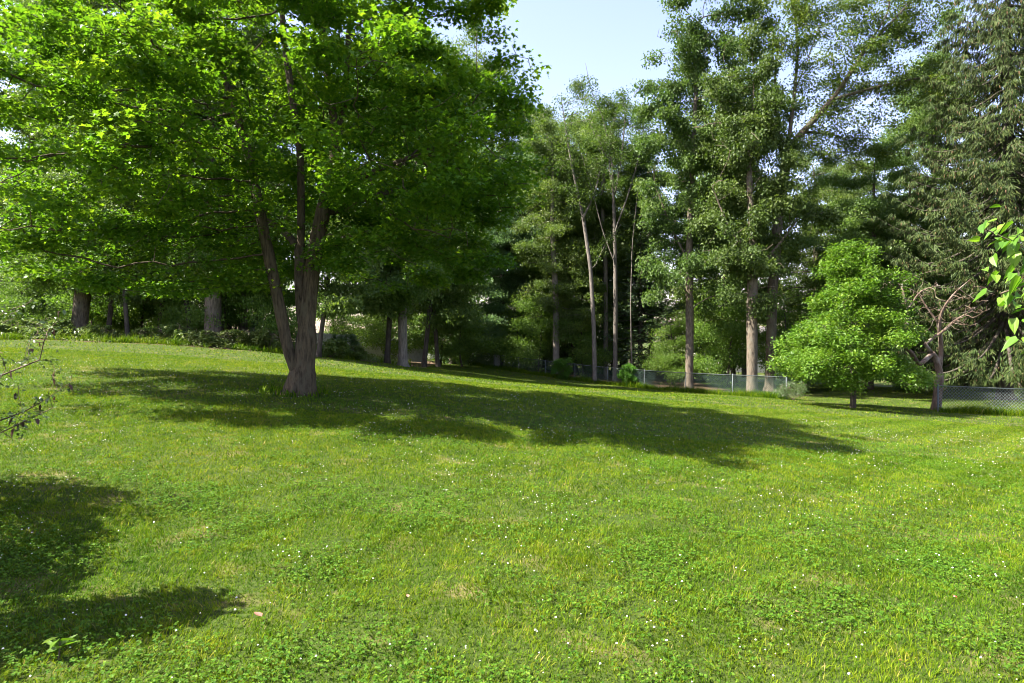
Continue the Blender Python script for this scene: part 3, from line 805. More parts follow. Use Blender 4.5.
# ------------------------------------------------------------------ conifers
def conifer(name, H, z0, rad, seed, mat, bark, R, levels, per, spray, hang, rise, cones=0, width=0.07, curve=0.35, leaf='slim', dens=9.0):
    rng = np.random.default_rng(seed)
    root = empty(name)
    P = []; par = []; r = []
    n0 = int(H / 0.6)
    for i in range(n0 + 1):
        t = i / n0
        P.append((0.08 * math.sin(3 * t), 0.06 * math.cos(4 * t), H * t)); par.append(i - 1); r.append(R * (1 - t) ** 0.9 + 0.012)
    SP, SA, SD, CP = [], [], [], []
    for i in range(levels):
        t = (i + rng.uniform(-0.3, 0.3)) / levels
        h = z0 + (H - z0) * t
        base = int(np.clip(round(h / H * n0), 0, n0))
        a0 = rng.uniform(0, 6.28)
        for j in range(per):
            a = a0 + 2 * math.pi * j / per + rng.normal(0, 0.25)
            Lb = rad * (1 - t) ** 0.85 * rng.uniform(0.72, 1.12) + 0.35
            steps = max(4, int(Lb / 0.4)); pn = base; rb = 0.012 + 0.012 * Lb
            px_, py_, pz_ = P[base][0], P[base][1], h
            for s in range(1, steps + 1):
                u = s / steps
                z = pz_ + Lb * (rise * u - curve * math.sin(math.pi * min(u * 0.8, 1)) * 0.8 + 0.18 * max(0, u - 0.65))
                v = (px_ + math.cos(a) * Lb * u, py_ + math.sin(a) * Lb * u, z)
                P.append(v); par.append(pn); pn = len(P) - 1; r.append(rb * (1 - u) + 0.006)
                m = rng.poisson(dens * 0.4 * (0.35 + u))
                for _ in range(m):
                    side = rng.choice([-1, 1]); off = abs(rng.normal(0, 0.3)) * (1 - 0.55 * u) * min(1.0, Lb / 3)
                    aa = a + side * rng.uniform(0.5, 1.3)
                    b = np.array(v) + off * np.array([math.cos(aa), math.sin(aa), -0.12]) + rng.normal(0, 0.06, 3)
                    SP.append(b); SA.append(aa + rng.normal(0, 0.5)); SD.append(rng.normal(hang, 0.35))
                    if cones and rng.random() < cones: CP.append(b + np.array([0, 0, -0.08]))
    P = np.array(P); par = np.array(par); r = np.array(r)
    wood_mesh('trunk', P, par, r, M[bark], root, 0.5, 0.3, 0.07, seed, 5, 0.04, 10)
    SP = np.array(SP); n = len(SP)
    rg = np.random.default_rng(seed + 5)
    T, Fc = LEAF[leaf]
    az = np.array(SA); pt = np.array(SD)
    d = np.stack([np.cos(az) * np.cos(pt), np.sin(az) * np.cos(pt), -np.sin(pt)], -1)
    sd = unit(np.cross(d, rg.normal(size=(n, 3)))); nr = np.cross(sd, d)
    sz = rg.uniform(spray[0], spray[1], n)
    V = SP[:, None] + sz[:, None, None] * (T[None, :, 0:1] * (width / 0.1) * sd[:, None] + T[None, :, 1:2] * d[:, None] + T[None, :, 2:3] * nr[:, None])
    Fa = (Fc[None] + (np.arange(n) * len(T))[:, None, None]).reshape(-1, Fc.shape[1])
    mesh_obj('crown', V.reshape(-1, 3), [Fa], M[mat], root, np.repeat(np.clip(rg.normal(0.5, 0.25, n), 0, 1), len(T)))
    if CP:
        CP = np.array(CP); n = len(CP)
        h = np.array([(0, 0, 0.0), (0.5, 0, -0.3), (-0.25, 0.43, -0.3), (-0.25, -0.43, -0.3), (0, 0, -1.0)])
        V = CP[:, None] + h[None] * np.array([0.055, 0.055, 0.16]) * rg.uniform(0.8, 1.2, (n, 1, 1))
        f = np.array([(0, 1, 2), (0, 2, 3), (0, 3, 1), (4, 2, 1), (4, 3, 2), (4, 1, 3)])
        c = mesh_obj('cones', V.reshape(-1, 3), [(f[None] + (np.arange(n) * 5)[:, None, None]).reshape(-1, 3)], M['cone'], root)
        c['kind'] = 'stuff'
    return root

M['cone'] = plain_mat('spruce_cone', (0.13, 0.085, 0.045), (0.22, 0.14, 0.075), 12, 0.8, 0, 0)
spruce = conifer('spruce_tree', 26, 2.8, 6.8, 61, 'spruce', 'bark_dark', 0.36, 48, 9, (0.16, 0.38), 1.1, 0.02, 0.05, width=0.085, dens=104, curve=0.42)
put(spruce, 1006, 35.5, 0, 1.12,  None, label='huge olive spruce with drooping cone-laden boughs at the right edge')

PROTO['pine'] = conifer('pine_tree', 22, 1.2, 4.2, 62, 'pine', 'bark_dark', 0.26, 38, 8, (0.25, 0.5), -0.1, 0.12, 0, width=0.13, dens=19, curve=0.2)
for px, d, rz, s, lab in [(640, 50.0, 0.0, 0.8, 'dark pine with low sweeping boughs over the fence, left of the oak'),
                          (586, 64.0, 1.0, 1.0, 'dark pine behind the slim pale forked trunk'),
                          (700, 55.0, 4.0, 0.8, 'dark pine behind the oak trunk and brown board fence'),
                          (528, 64.0, 3.0, 1.05, 'tall dark pine behind the layered trees, topping the gap in the treeline')]:
    o = PROTO['pine'] if 'pine' not in _used else copy_tree(PROTO['pine'])
    _used.add('pine')
    put(o, px, d, rz, s, None, lab, 'tree', 'dark pines behind the fence')

# ------------------------------------------------------------------ bright young tree
rg = np.random.default_rng(71)
env = []
for i in range(120):
    z = 1.35 + 5.4 * rg.random() ** 1.35
    w = float(np.interp(z, [1.1, 1.7, 2.6, 4.0, 5.2, 6.2, 7.0], [3.3, 3.7, 3.35, 2.6, 1.8, 1.0, 0.4]))
    an = rg.uniform(0, 6.28); o_ = w * rg.uniform(0.45, 0.9); e_ = rg.uniform(0.36, 0.7)
    env.append((o_ * math.cos(an), o_ * math.sin(an), z, e_, e_, e_ * 0.6))
young = grow_tree('young_tree', [[(0, 0, 0), (0.03, 0, 1.2), (-0.05, 0, 2.6), (-0.2, 0, 4.2), (-0.3, 0, 6.8)]], env, 71, D=0.22, dk=0.32, nattr=2600,
                  R=0.11, r0=0.007, bark='bark_dark', leaf='oval', mat='bright', nleaf=58000, lsize=(0.08, 0.15), hole=(0.55, -0.8, 1.0), sig=(0.22, 0.17), tip=2.4, shell=0.3,
                  droop=0.25, droop_sd=0.3, roll=0.35, flare=0.3)
put(young, 853, 26.5, label='bright yellow-green young tree with tiered branches, in front of the fence')

# ------------------------------------------------------------------ gnarled bare tree by the fence post
k2 = 28.5 / F
def g(px, py, dy=0.0): return ((px - 940) * k2, dy, (402 - py) * k2)
gnarl = grow_tree('gnarled_tree',
    [[g(938, 402), g(940, 380), g(942, 365), g(938, 350), g(930, 340), g(922, 332, -0.2), g(918, 326, -0.3)],
     [g(941, 372, 0.1), g(947, 355, 0.3), g(948, 338, 0.3), g(945, 315, 0.3), g(948, 300, 0.2), g(958, 285, 0.1), g(972, 272)],
     [g(926, 337), g(938, 330, 0.2), g(950, 322, 0.2), g(960, 312, 0.2), g(972, 305, 0.1)],
     [g(934, 346), g(915, 358, -0.4), g(908, 345, -0.5), g(899, 338, -0.5), g(901, 322, -0.5), g(906, 305, -0.4), g(900, 288, -0.4), g(903, 275), g(918, 268), g(940, 262)],
     [g(903, 312), g(914, 296), g(922, 283), g(940, 278)],
     [g(945, 315, 0.3), g(935, 300, 0.4), g(928, 285, 0.5), g(915, 278, 0.5)],
     [g(902, 278), g(890, 272, -0.3), g(880, 270, -0.4)]],
    [(0.2, 0, 4.9, 2.0, 1.2, 1.0), (1.2, 0, 4.2, 1.0, 1.0, 0.8), (-1.4, 0, 5.4, 1.2, 0.8, 0.6)], seed=81, D=0.2, dk=0.3, nattr=420, R=0.18, r0=0.008,
    bark='bark_red', nleaf=0, flare=0.35, rough=0.1, jitter=0.4, taper=0.004)
put(gnarl, 938, 28.3, label='gnarled bare tree with twisted reddish limbs, just behind the corner fence post')

# ------------------------------------------------------------------ far-off wood that reads as one mass
def far_wood():
    rng = np.random.default_rng(91)
    P = []; S = []
    tr = MB()
    for i in range(170):
        px = rng.uniform(-260, 1280); d = rng.uniform(66, 100) if px > 440 else rng.uniform(64, 95) if px > 240 else rng.uniform(48, 90)
        if 440 < px < 860 and rng.random() < 0.55: continue
        if 636 < px < 672 or 290 < px < 372: continue
        x = (px - 512) / F * d; z = gz(x, d)
        H = rng.uniform(6, 12) if 440 < px < 700 else rng.uniform(11, 20)
        z0 = rng.uniform(2.0, 5) if px > 440 else rng.uniform(0.0, 2.0); w = rng.uniform(2.4, 4.4)
        m = 700
        u = unit(rng.normal(size=(m, 3))) * (0.4 + 0.6 * rng.random((m, 1))) ** 0.5
        P.append(np.array([x, d, z + (H + z0) / 2]) + u * np.array([w, w, (H - z0) / 2]) * (1 + 0.12 * rng.normal(size=(m, 1))))
        tr.bar((x, d, z - 0.2), (x + rng.normal(0, 0.4), d, z + H * 0.75), rng.uniform(0.12, 0.28), 5, 0.06)
    P = np.concatenate(P)
    o = leaf_object('woods', 'oak', P, np.random.default_rng(3).uniform(0.3, 0.55, len(P)), M['wood_leaf'], None, 92, 0.25)
    tag(o, 'distant wood closing the view behind every nearer tree', 'woods', None, 'stuff')
    t = tr.build('trunks', M['bark_dark'], o)
    t['kind'] = 'stuff'
far_wood()

# ------------------------------------------------------------------ shrubs
def shrub_proto(name, w, h, seed, mat, leaf='oval', nleaf=5000, lsize=(0.06, 0.11), bark='twig', lean=0.0, nst=6):
    rng = np.random.default_rng(seed)
    stems = [[(0, 0, 0), (0.02, 0, 0.12)]]
    for i in range(nst):
        a = i * 6.28 / nst + rng.uniform(-0.3, 0.3)
        stems.append([(0, 0, 0.02), (0.2 * w * math.cos(a), 0.2 * w * math.sin(a), 0.35 * h), (0.3 * w * math.cos(a), 0.3 * w * math.sin(a), 0.7 * h)])
    env = [(0, 0, h * 0.5, w * 0.5, w * 0.5, h * 0.45), (w * 0.15, 0.05, h * 0.72, w * 0.3, w * 0.3, h * 0.26), (-w * 0.2, 0, h * 0.35, w * 0.38, w * 0.36, h * 0.3)]
    return grow_tree(name, stems, env, seed, D=0.1 * max(1, h), dk=0.16 * max(1, h), nattr=420, R=0.035, r0=0.005, bark=bark, leaf=leaf, mat=mat, nleaf=nleaf,
                     lsize=lsize, sig=(0.08, 0.07), tip=3, shell=0.3, trunk_name='stems', crown_name='foliage', flare=0.0, thick=0.03, sides=6)

b1 = shrub_proto('round_bush', 1.75, 1.75, 101, 'bush', 'slim', 9000, (0.11, 0.18))
put(b1, 564, 45.0, 0.4, 1, None, 'round bright green bush on the lawn before the fence, the left of two', 'bush')
b2 = copy_tree(b1)
put(b2, 628, 41.2, 2.0, 0.78, 0.98, 'narrow bright green bush before the fence, the right and smaller of two', 'bush')

s1 = shrub_proto('border_shrub', 2.0, 1.1, 102, 'cover', 'oval', 5200, (0.09, 0.15))
SHR = [(205, 28.0, 0.9, 'low leafy shrub in front of the stout sunlit trunk'), (237, 28.6, 0.95, 'low leafy shrub second right of the stout sunlit trunk'),
       (266, 29.0, 1.0, 'low leafy shrub just left of the maple trunk at the bed edge'), (330, 30.5, 1.15, 'pale sunlit shrub right of the maple trunk at the bed edge'),
       (352, 32.5, 0.85, 'small yellow-tinged shrub at the right end of the bed, beside the mulch'), (176, 28.4, 0.85, 'low shrub in the leaf litter left of the sunlit trunk'),
       (150, 28.6, 0.8, 'low shrub in the leaf litter right of the short sapling'), (96, 27.6, 0.75, 'low shrub before the thick gnarled trunk'),
       (55, 27.2, 0.9, 'low sprawling shrub left of the thick gnarled trunk'), (20, 27.0, 1.05, 'low leafy shrub at the far left end of the bed'), (-25, 27, 1.1, 'low leafy shrub beyond the left end of the bed')]
for i, (px, d, s, lab) in enumerate(SHR):
    o = s1 if i == 0 else copy_tree(s1)
    put(o, px, d, i * 1.3, s, s * (0.8 + 0.1 * (i % 3)), lab, 'shrub', 'low shrubs along the left woodland edge')
s2 = shrub_proto('rhododendron', 3.0, 2.3, 103, 'dark_leaf', 'oval', 8000, (0.12, 0.2))
for i, (px, d, s, lab) in enumerate([(345, 40.0, 0.75, 'dark evergreen shrub in front of the pale board fence'), (268, 33.0, 0.8, 'dark evergreen shrub behind the bed, left of the maple trunk'),
                                     (418, 56.0, 1.0, 'dark evergreen shrub by the left end of the chain-link fence'), (8, 31.5, 1.3, 'dark rounded evergreen shrub at the far left behind the bed'),
                                     (838, 42.0, 1.1, 'dark shrub in the shade behind the bright young tree'), (905, 43.0, 1.3, 'dark shrub behind the gnarled bare tree'),
                                     (985, 45.0, 1.5, 'large dark shrub under the spruce, behind the right fence'), (1030, 43.0, 1.4, 'dark shrub behind the right fence at the picture edge'),
                                     (955, 50.0, 1.6, 'large dark shrub between the gnarled tree and the spruce trunk, far behind'), (1012, 50.0, 1.7, 'large dark shrub right of the spruce trunk, far behind'),
                                     (800, 39.0, 0.9, 'dark shrub behind the left side of the bright young tree')]):
    o = s2 if i == 0 else copy_tree(s2)
    put(o, px, d, i * 1.9, s, None, lab, 'shrub', 'dark evergreen shrubs at the woodland edge')
s3 = shrub_proto('scrubby_bush', 1.9, 1.05, 104, 'shrub_leaf', 'slim', 1600, (0.1, 0.16))
put(s3, 793, 32.3, 0.3, 1.0, None, 'scrubby half-bare bush swallowing the last fence post by the young tree', 'bush')

# ------------------------------------------------------------------ chain-link fences
def chain_fence(name, a, b, h, label, wmat='wire', group=None, end_posts=True, rail=True, step=3.0, mesh=0.075, wire=0.0045):
    a = np.array(a, float); b = np.array(b, float)
    Ln = np.linalg.norm(b - a); u = (b - a) / Ln; nrm = np.array([-u[1], u[0]])
    o = empty(name, (a[0], a[1], gz(*a)))
    tag(o, label, 'fence', group)
    org = np.array(o.location)
    n = int(round(Ln / step))
    for i in range(n + 1):
        p = a + u * Ln * i / n
        z = gz(*p); big = i in (0, n)
        m = MB(); r = 0.038 if big else 0.026
        m.bar(np.array([p[0], p[1], z - 0.3]) - org, np.array([p[0], p[1], z + h + 0.04]) - org, r, 10)
        m.bar(np.array([p[0], p[1], z + h + 0.04]) - org, np.array([p[0], p[1], z + h + 0.085]) - org, r * 1.15, 10, r * 0.3)
        m.build('post', M['galv'], o, True)
    m = MB(); s = np.linspace(0, Ln, n * 2 + 1)
    off = nrm * 0.0
    for i in range(len(s) - 1):
        p, q_ = a + u * s[i], a + u * s[i + 1]
        m.bar(np.array([p[0], p[1], gz(*p) + h]) - org, np.array([q_[0], q_[1], gz(*q_) + h]) - org, 0.021, 8)
    m.build('top_rail', M['galv'], o, True)
    # diamond wire
    zs = lambda t: ground(a[0] + u[0] * t, a[1] + u[1] * t)
    A = []; B = []
    hh = h - 0.03
    k0 = np.arange(-hh, Ln, mesh * 1.4)
    for sgn in (1, -1):
        st = k0 if sgn == 1 else k0 + hh
        en = st + sgn * hh
        t0 = np.clip(st, 0, Ln); t1 = np.clip(en, 0, Ln)
        v0 = (t0 - st) / (en - st) * hh; v1 = (t1 - st) / (en - st) * hh
        ok = np.abs(t1 - t0) > 1e-3
        t0, t1, v0, v1 = t0[ok], t1[ok], v0[ok], v1[ok]
        A.append(np.stack([a[0] + u[0] * t0 + nrm[0] * 0.03, a[1] + u[1] * t0 + nrm[1] * 0.03, zs(t0) + 0.03 + v0], -1))
        B.append(np.stack([a[0] + u[0] * t1 + nrm[0] * 0.03, a[1] + u[1] * t1 + nrm[1] * 0.03, zs(t1) + 0.03 + v1], -1))
    A = np.concatenate(A) - org; B = np.concatenate(B) - org
    d = unit(B - A); n3 = np.array([nrm[0], nrm[1], 0.0]); s_ = unit(np.cross(d, n3))
    tri = [(1, 0), (-0.5, 0.87), (-0.5, -0.87)]
    V = np.concatenate([np.stack([A + wire * (c * s_ + e * n3) for c, e in tri], 1), np.stack([B + wire * (c * s_ + e * n3) for c, e in tri], 1)], 1)
    o_ = (np.arange(len(A)) * 6)[:, None]
    Qf = np.concatenate([o_ + np.array([i, (i + 1) % 3, 3 + (i + 1) % 3, 3 + i]) for i in range(3)])
    mesh_obj('wire_mesh', V.reshape(-1, 3), [Qf], M[wmat], o)
    return o

chain_fence('chain_link_fence', FA, FB, 1.15, 'long chain-link fence running along the back of the lawn below the trees')
chain_fence('chain_link_fence', at(938, 26.9)[:2], at(1250, 25.5)[:2], 1.12, 'short chain-link fence starting at the gnarled tree and leaving the picture at the right', 'wire_bright', step=4.2, mesh=0.1, wire=0.006)

# ------------------------------------------------------------------ pale board fence, brown board fence, pillar, house behind
def board_fence(name, a, b, h, bw, mat, label, pickets=False):
    a = np.array(a, float); b = np.array(b, float)
    Ln = np.linalg.norm(b - a); u = (b - a) / Ln; nr = np.array([-u[1], u[0]])
    o = empty(name, (a[0], a[1], gz(*a)), math.atan2(u[1], u[0]))
    tag(o, label, 'fence')
    z0 = gz(*a); m = MB(); n = int(Ln / bw)
    rng = np.random.default_rng(5)
    for i in range(n):
        t = i * bw; p = a + u * t; z = gz(*p) - z0
        w = bw * (0.6 if pickets else 0.95)
        m.box((t, -0.012, z + 0.06), (t + w, 0.012, z + h + rng.normal(0, 0.008)))
    m.build('boards', mat, o)
    r = MB()
    for i in range(int(Ln / 2)):
        p, q_ = a + u * 2 * i, a + u * min(Ln, 2 * i + 2)
        for f in (0.25, 0.8):
            r.bar((2 * i, 0.035, gz(*p) - z0 + h * f), (min(Ln, 2 * i + 2), 0.035, gz(*q_) - z0 + h * f), 0.02, 4)
    r.build('rails', mat, o)
    for i in range(int(Ln / 2.4) + 1):
        t = min(Ln, i * 2.4); z = gz(*(a + u * t)) - z0
        pm = MB(); pm.box((t - 0.05, 0.05, z - 0.2), (t + 0.05, 0.15, z + h + 0.08)); pm.build('post', mat, o)
    return o

board_fence('board_fence', at(296, 46)[:2], at(425, 50)[:2], 1.7, 0.15, M['vinyl'], 'pale grey board fence behind the mulch bed right of the maple')
board_fence('picket_fence', at(424, 60)[:2], at(490, 66)[:2], 1.25, 0.14, M['trimwhite'], 'white picket fence in the shade beyond the end of the chain-link fence', True)
board_fence('board_fence', at(640, 52)[:2], at(700, 51)[:2], 1.7, 0.14, M['brownwood'], 'dark brown board fence in the shade left of the oak trunk')

x, y, z = at(497, 53.5)
pl = empty('stone_pillar', (x, y, z)); tag(pl, 'pale squat stone pillar standing by the chain-link fence', 'pillar')
m = MB(); m.box((-0.26, -0.26, -0.1), (0.26, 0.26, 1.0)); m.build('shaft', M['stone'], pl)
m = MB(); m.box((-0.3, -0.3, 1.002), (0.3, 0.3, 1.1)); m.build('cap', M['stone'], pl)

def house(px0, px1, d, h, label):
    a, b = at(px0, d), at(px1, d)
    w = b[0] - a[0]
    o = empty('house', ((a[0] + b[0]) / 2, d, min(a[2], b[2])))
    tag(o, label, 'house')
    m = MB(); m.box((-w / 2, 0, -0.5), (w / 2, 8, h)); 
    m.build('wall', M['siding'], o)
    V = [(-w / 2 - 0.4, -0.5, h), (w / 2 + 0.4, -0.5, h), (w / 2 + 0.4, 8.5, h), (-w / 2 - 0.4, 8.5, h), (-w / 2 - 0.4, 4, h + 2.4), (w / 2 + 0.4, 4, h + 2.4)]
    mesh_obj('roof', np.array(V), [np.array([(0, 1, 5, 4), (2, 3, 4, 5), (3, 2, 1, 0)]), np.array([(0, 4, 3), (1, 2, 5)])], M['shingle'], o)
    nw = int(w / 2.6)
    for i in range(nw):
        cx = -w / 2 + (i + 0.5) * w / nw
        fr = MB(); fr.box((cx - 0.55, -0.06, 1.0), (cx + 0.55, -0.003, 1.1)); fr.box((cx - 0.55, -0.06, 2.3), (cx + 0.55, -0.003, 2.4))
        fr.box((cx - 0.55, -0.06, 1.103), (cx - 0.47, -0.003, 2.297)); fr.box((cx + 0.47, -0.06, 1.103), (cx + 0.55, -0.003, 2.297))
        f = fr.build('window', M['trimwhite'], o)
        g_ = MB(); g_.box((cx - 0.467, -0.03, 1.105), (cx + 0.467, -0.004, 2.295)); g_.build('pane', M['glass'], f)
    return o
house(488, 618, 84, 3.2, 'pale pinkish house glimpsed low between the trunks behind the fence')
house(712, 778, 78, 3.4, 'pale house glimpsed through leaves behind the two oaks')

# ------------------------------------------------------------------ ground cover, tall grass
def ground_cover():
    rng = np.random.default_rng(111)
    n = 190000
    x = rng.uniform(-44, -5, n); y = rng.uniform(24, 66, n)
    v = lawn_dist(x, y)
    nz = Noise(12, 4.0)(x, y)
    ok = (v < -0.1) & ((v > -6.5) & (nz > -0.35) & (x < -7.8) | (v < -6.5) & (v > -40) & (x < -0.17 * y) & (nz > -0.9))
    ok &= ~((v < -6.5) & (rng.random(n) < 0.3))
    x, y, v, nz = x[ok], y[ok], v[ok], nz[ok]
    h = (0.12 + 0.35 * np.clip(nz + 0.3, 0, 1) + 0.03 * np.clip(-v - 6, 0, 20)) * rng.random(len(x)) ** 0.6 * np.clip(0.3 - v, 0.3, 1)
    P = np.stack([x, y, ground(x, y) + 0.02 + h], -1)
    o = leaf_object('ground_cover', 'oval', P, rng.uniform(0.09, 0.17, len(P)) * (1 + 0.03 * np.clip(-v - 4, 0, 20)), M['cover'], None, 112, 0.28)
    tag(o, 'leafy ground cover filling the bed along the left woodland edge', 'ground cover', None, 'stuff')
ground_cover()

def blades(x, y, z, h, w, rng, lean=0.5, bend=0.5, seg=2, az=None):
    n = len(x)
    az = rng.uniform(0, 6.283, n) if az is None else az
    ln = np.abs(rng.normal(lean, 0.3, n))
    d0 = np.stack([np.cos(az) * np.sin(ln), np.sin(az) * np.sin(ln), np.cos(ln)], -1)
    l2 = np.minimum(ln + np.abs(rng.normal(bend, 0.3, n)), 1.75)
    d1 = np.stack([np.cos(az) * np.sin(l2), np.sin(az) * np.sin(l2), np.cos(l2)], -1)
    fa = rng.uniform(0, 6.283, n)
    s = np.stack([np.cos(fa), np.sin(fa), np.zeros(n)], -1) * (w / 2)[:, None]
    b = np.stack([x, y, z], -1)
    if seg == 1:
        V = np.stack([b - s, b + s, b + d0 * h[:, None] * 0.5 + d1 * h[:, None] * 0.5], 1)
        Fc = np.array([(0, 1, 2)])
        return V.reshape(-1, 3), [(Fc[None] + (np.arange(n) * 3)[:, None, None]).reshape(-1, 3)], 3
    m = b + d0 * (h * 0.55)[:, None]
    t = m + d1 * (h * 0.55)[:, None]
    V = np.stack([b - s, b + s, m + s * 0.8, m - s * 0.8, t], 1)
    o = (np.arange(n) * 5)[:, None]
    return V.reshape(-1, 3), [o + np.array([0, 1, 2, 3]), o + np.array([3, 2, 4])], 5

def grass_material(name, gain=1.0):
    m, nt, out = new_mat(name)
    at_ = nt.nodes.new("ShaderNodeAttribute"); at_.attribute_name = "tone"
    a, b = lawn_shader(nt)
    g = gain
    c = ramp(nt, at_.outputs["Fac"], [(0.0, (0.022 * g, 0.066 * g, 0.003 * g)), (0.42, (0.092 * g, 0.163 * g, 0.006 * g)), (0.8, (0.185 * g, 0.240 * g, 0.011 * g)), (0.93, (0.26 * g, 0.25 * g, 0.05 * g)), (1.0, (0.3 * g, 0.25 * g, 0.1 * g))])
    c = mixc(nt, maprange(nt, a, 0.36, 0.64), mixc(nt, 1.0, c, (0.78, 0.9, 0.9), 'MULTIPLY'), mixc(nt, 1.0, c, (1.14, 1.05, 0.95), 'MULTIPLY'))
    b2 = world_noise(nt, 4.5, 3, 0.6)
    bd = world_noise(nt, 2.6, 8, 0.75)
    c = mixc(nt, maprange(nt, b2, 0.36, 0.62), mixc(nt, 1.0, c, (0.72, 0.82, 0.9), 'MULTIPLY'), mixc(nt, 1.0, c, (1.14, 1.06, 1.0), 'MULTIPLY'))
    c = mixc(nt, maprange(nt, bd, 0.6, 0.74, 0, 0.5), c, (0.25 * g, 0.215 * g, 0.07 * g))
    p = nt.nodes.new("ShaderNodeBsdfPrincipled")
    nt.links.new(c, p.inputs["Base Color"]); p.inputs["Roughness"].default_value = 0.6; p.inputs["Specular IOR Level"].default_value = 0.06
    t = nt.nodes.new("ShaderNodeBsdfTranslucent"); nt.links.new(mixc(nt, 1.0, c, (1.15, 1.2, 0.6), 'MULTIPLY'), t.inputs["Color"])
    mx = nt.nodes.new("ShaderNodeMixShader"); mx.inputs[0].default_value = 0.4
    nt.links.new(p.outputs[0], mx.inputs[1]); nt.links.new(t.outputs[0], mx.inputs[2]); nt.links.new(mx.outputs[0], out.inputs[0])
    return m
M['grass'] = grass_material('lawn_grass')

def sample_lawn(n, d0, d1, rng, x0=-150, x1=1180, pw=1.0):
    """points on the lawn between two distances; pw = 1 is even per square metre"""
    u = rng.random(n)
    d = (d0 ** (pw + 1) + u * (d1 ** (pw + 1) - d0 ** (pw + 1))) ** (1 / (pw + 1))
    x = (rng.uniform(x0, x1, n) - 512) / F * d
    ok = lawn_dist(x, d) > 0.05
    ok &= np.hypot(x - MAPLE[0], (d - MAPLE[1]) * 1.1) > 0.55 + 0.25 * rng.random(n)
    return x[ok], d[ok]

_pn = Noise(21, 1.1); _pn2 = Noise(22, 0.35); _clov = Noise(23, 1.6)

def lawn():
    rng = np.random.default_rng(121)
    VV, FF3, FF4, TT = [], [], [], []; off = 0
    for n, d0, d1, seg, h, w in [(210000, 1.9, 5.5, 2, 0.042, 0.0040), (330000, 5.5, 11, 2, 0.044, 0.006), (340000, 11, 21, 1, 0.058, 0.012), (330000, 21, 62, 1, 0.075, 0.028)]:
        x, y = sample_lawn(n, d0, d1, rng)
        z = ground(x, y)
        pt = 0.5 * (1 + _pn(x, y)); tuft = _pn2(x, y)
        hh = h * rng.uniform(0.55, 1.2, len(x)) * (0.75 + 0.35 * pt + 0.25 * np.clip(tuft, -0.6, 1))
        ww = w * rng.uniform(0.7, 1.3, len(x)) * (1 + 0.35 * (y - d0) / (d1 - d0))
        lng = rng.random(len(x)) < 0.025
        hh = hh * np.where(lng, 1.7, 1); ww = ww * np.where(lng, 1.4, 1)
        band = np.sign(np.sin((x - y) / math.sqrt(2) * math.pi / 0.62 + 0.5 * _pn(x * 0.3, y * 0.3)))
        az = rng.uniform(0, 6.283, len(x))
        az = np.where(rng.random(len(x)) < 0.38, math.pi / 4 + np.where(band > 0, 0, math.pi) + rng.normal(0, 0.5, len(x)), az)
        V, Fs, kk = blades(x, y, z - 0.004, hh, ww, rng, 0.55, 0.55, seg, az)
        t = np.clip(rng.normal(0.43, 0.2, len(x)) + 0.13 * tuft + np.where(rng.random(len(x)) < 0.06, 0.4, 0), 0, 1)
        VV.append(V); TT.append(np.repeat(t, kk))
        for f in Fs: (FF3 if f.shape[1] == 3 else FF4).append(f + off)
        off += len(V)
    o = mesh_obj('grass', np.concatenate(VV), [np.concatenate(FF4), np.concatenate(FF3)], M['grass'], None, np.concatenate(TT))
    tag(o, 'short mown sunlit grass with clover covering the sloping lawn', 'grass', None, 'stuff')
lawn()

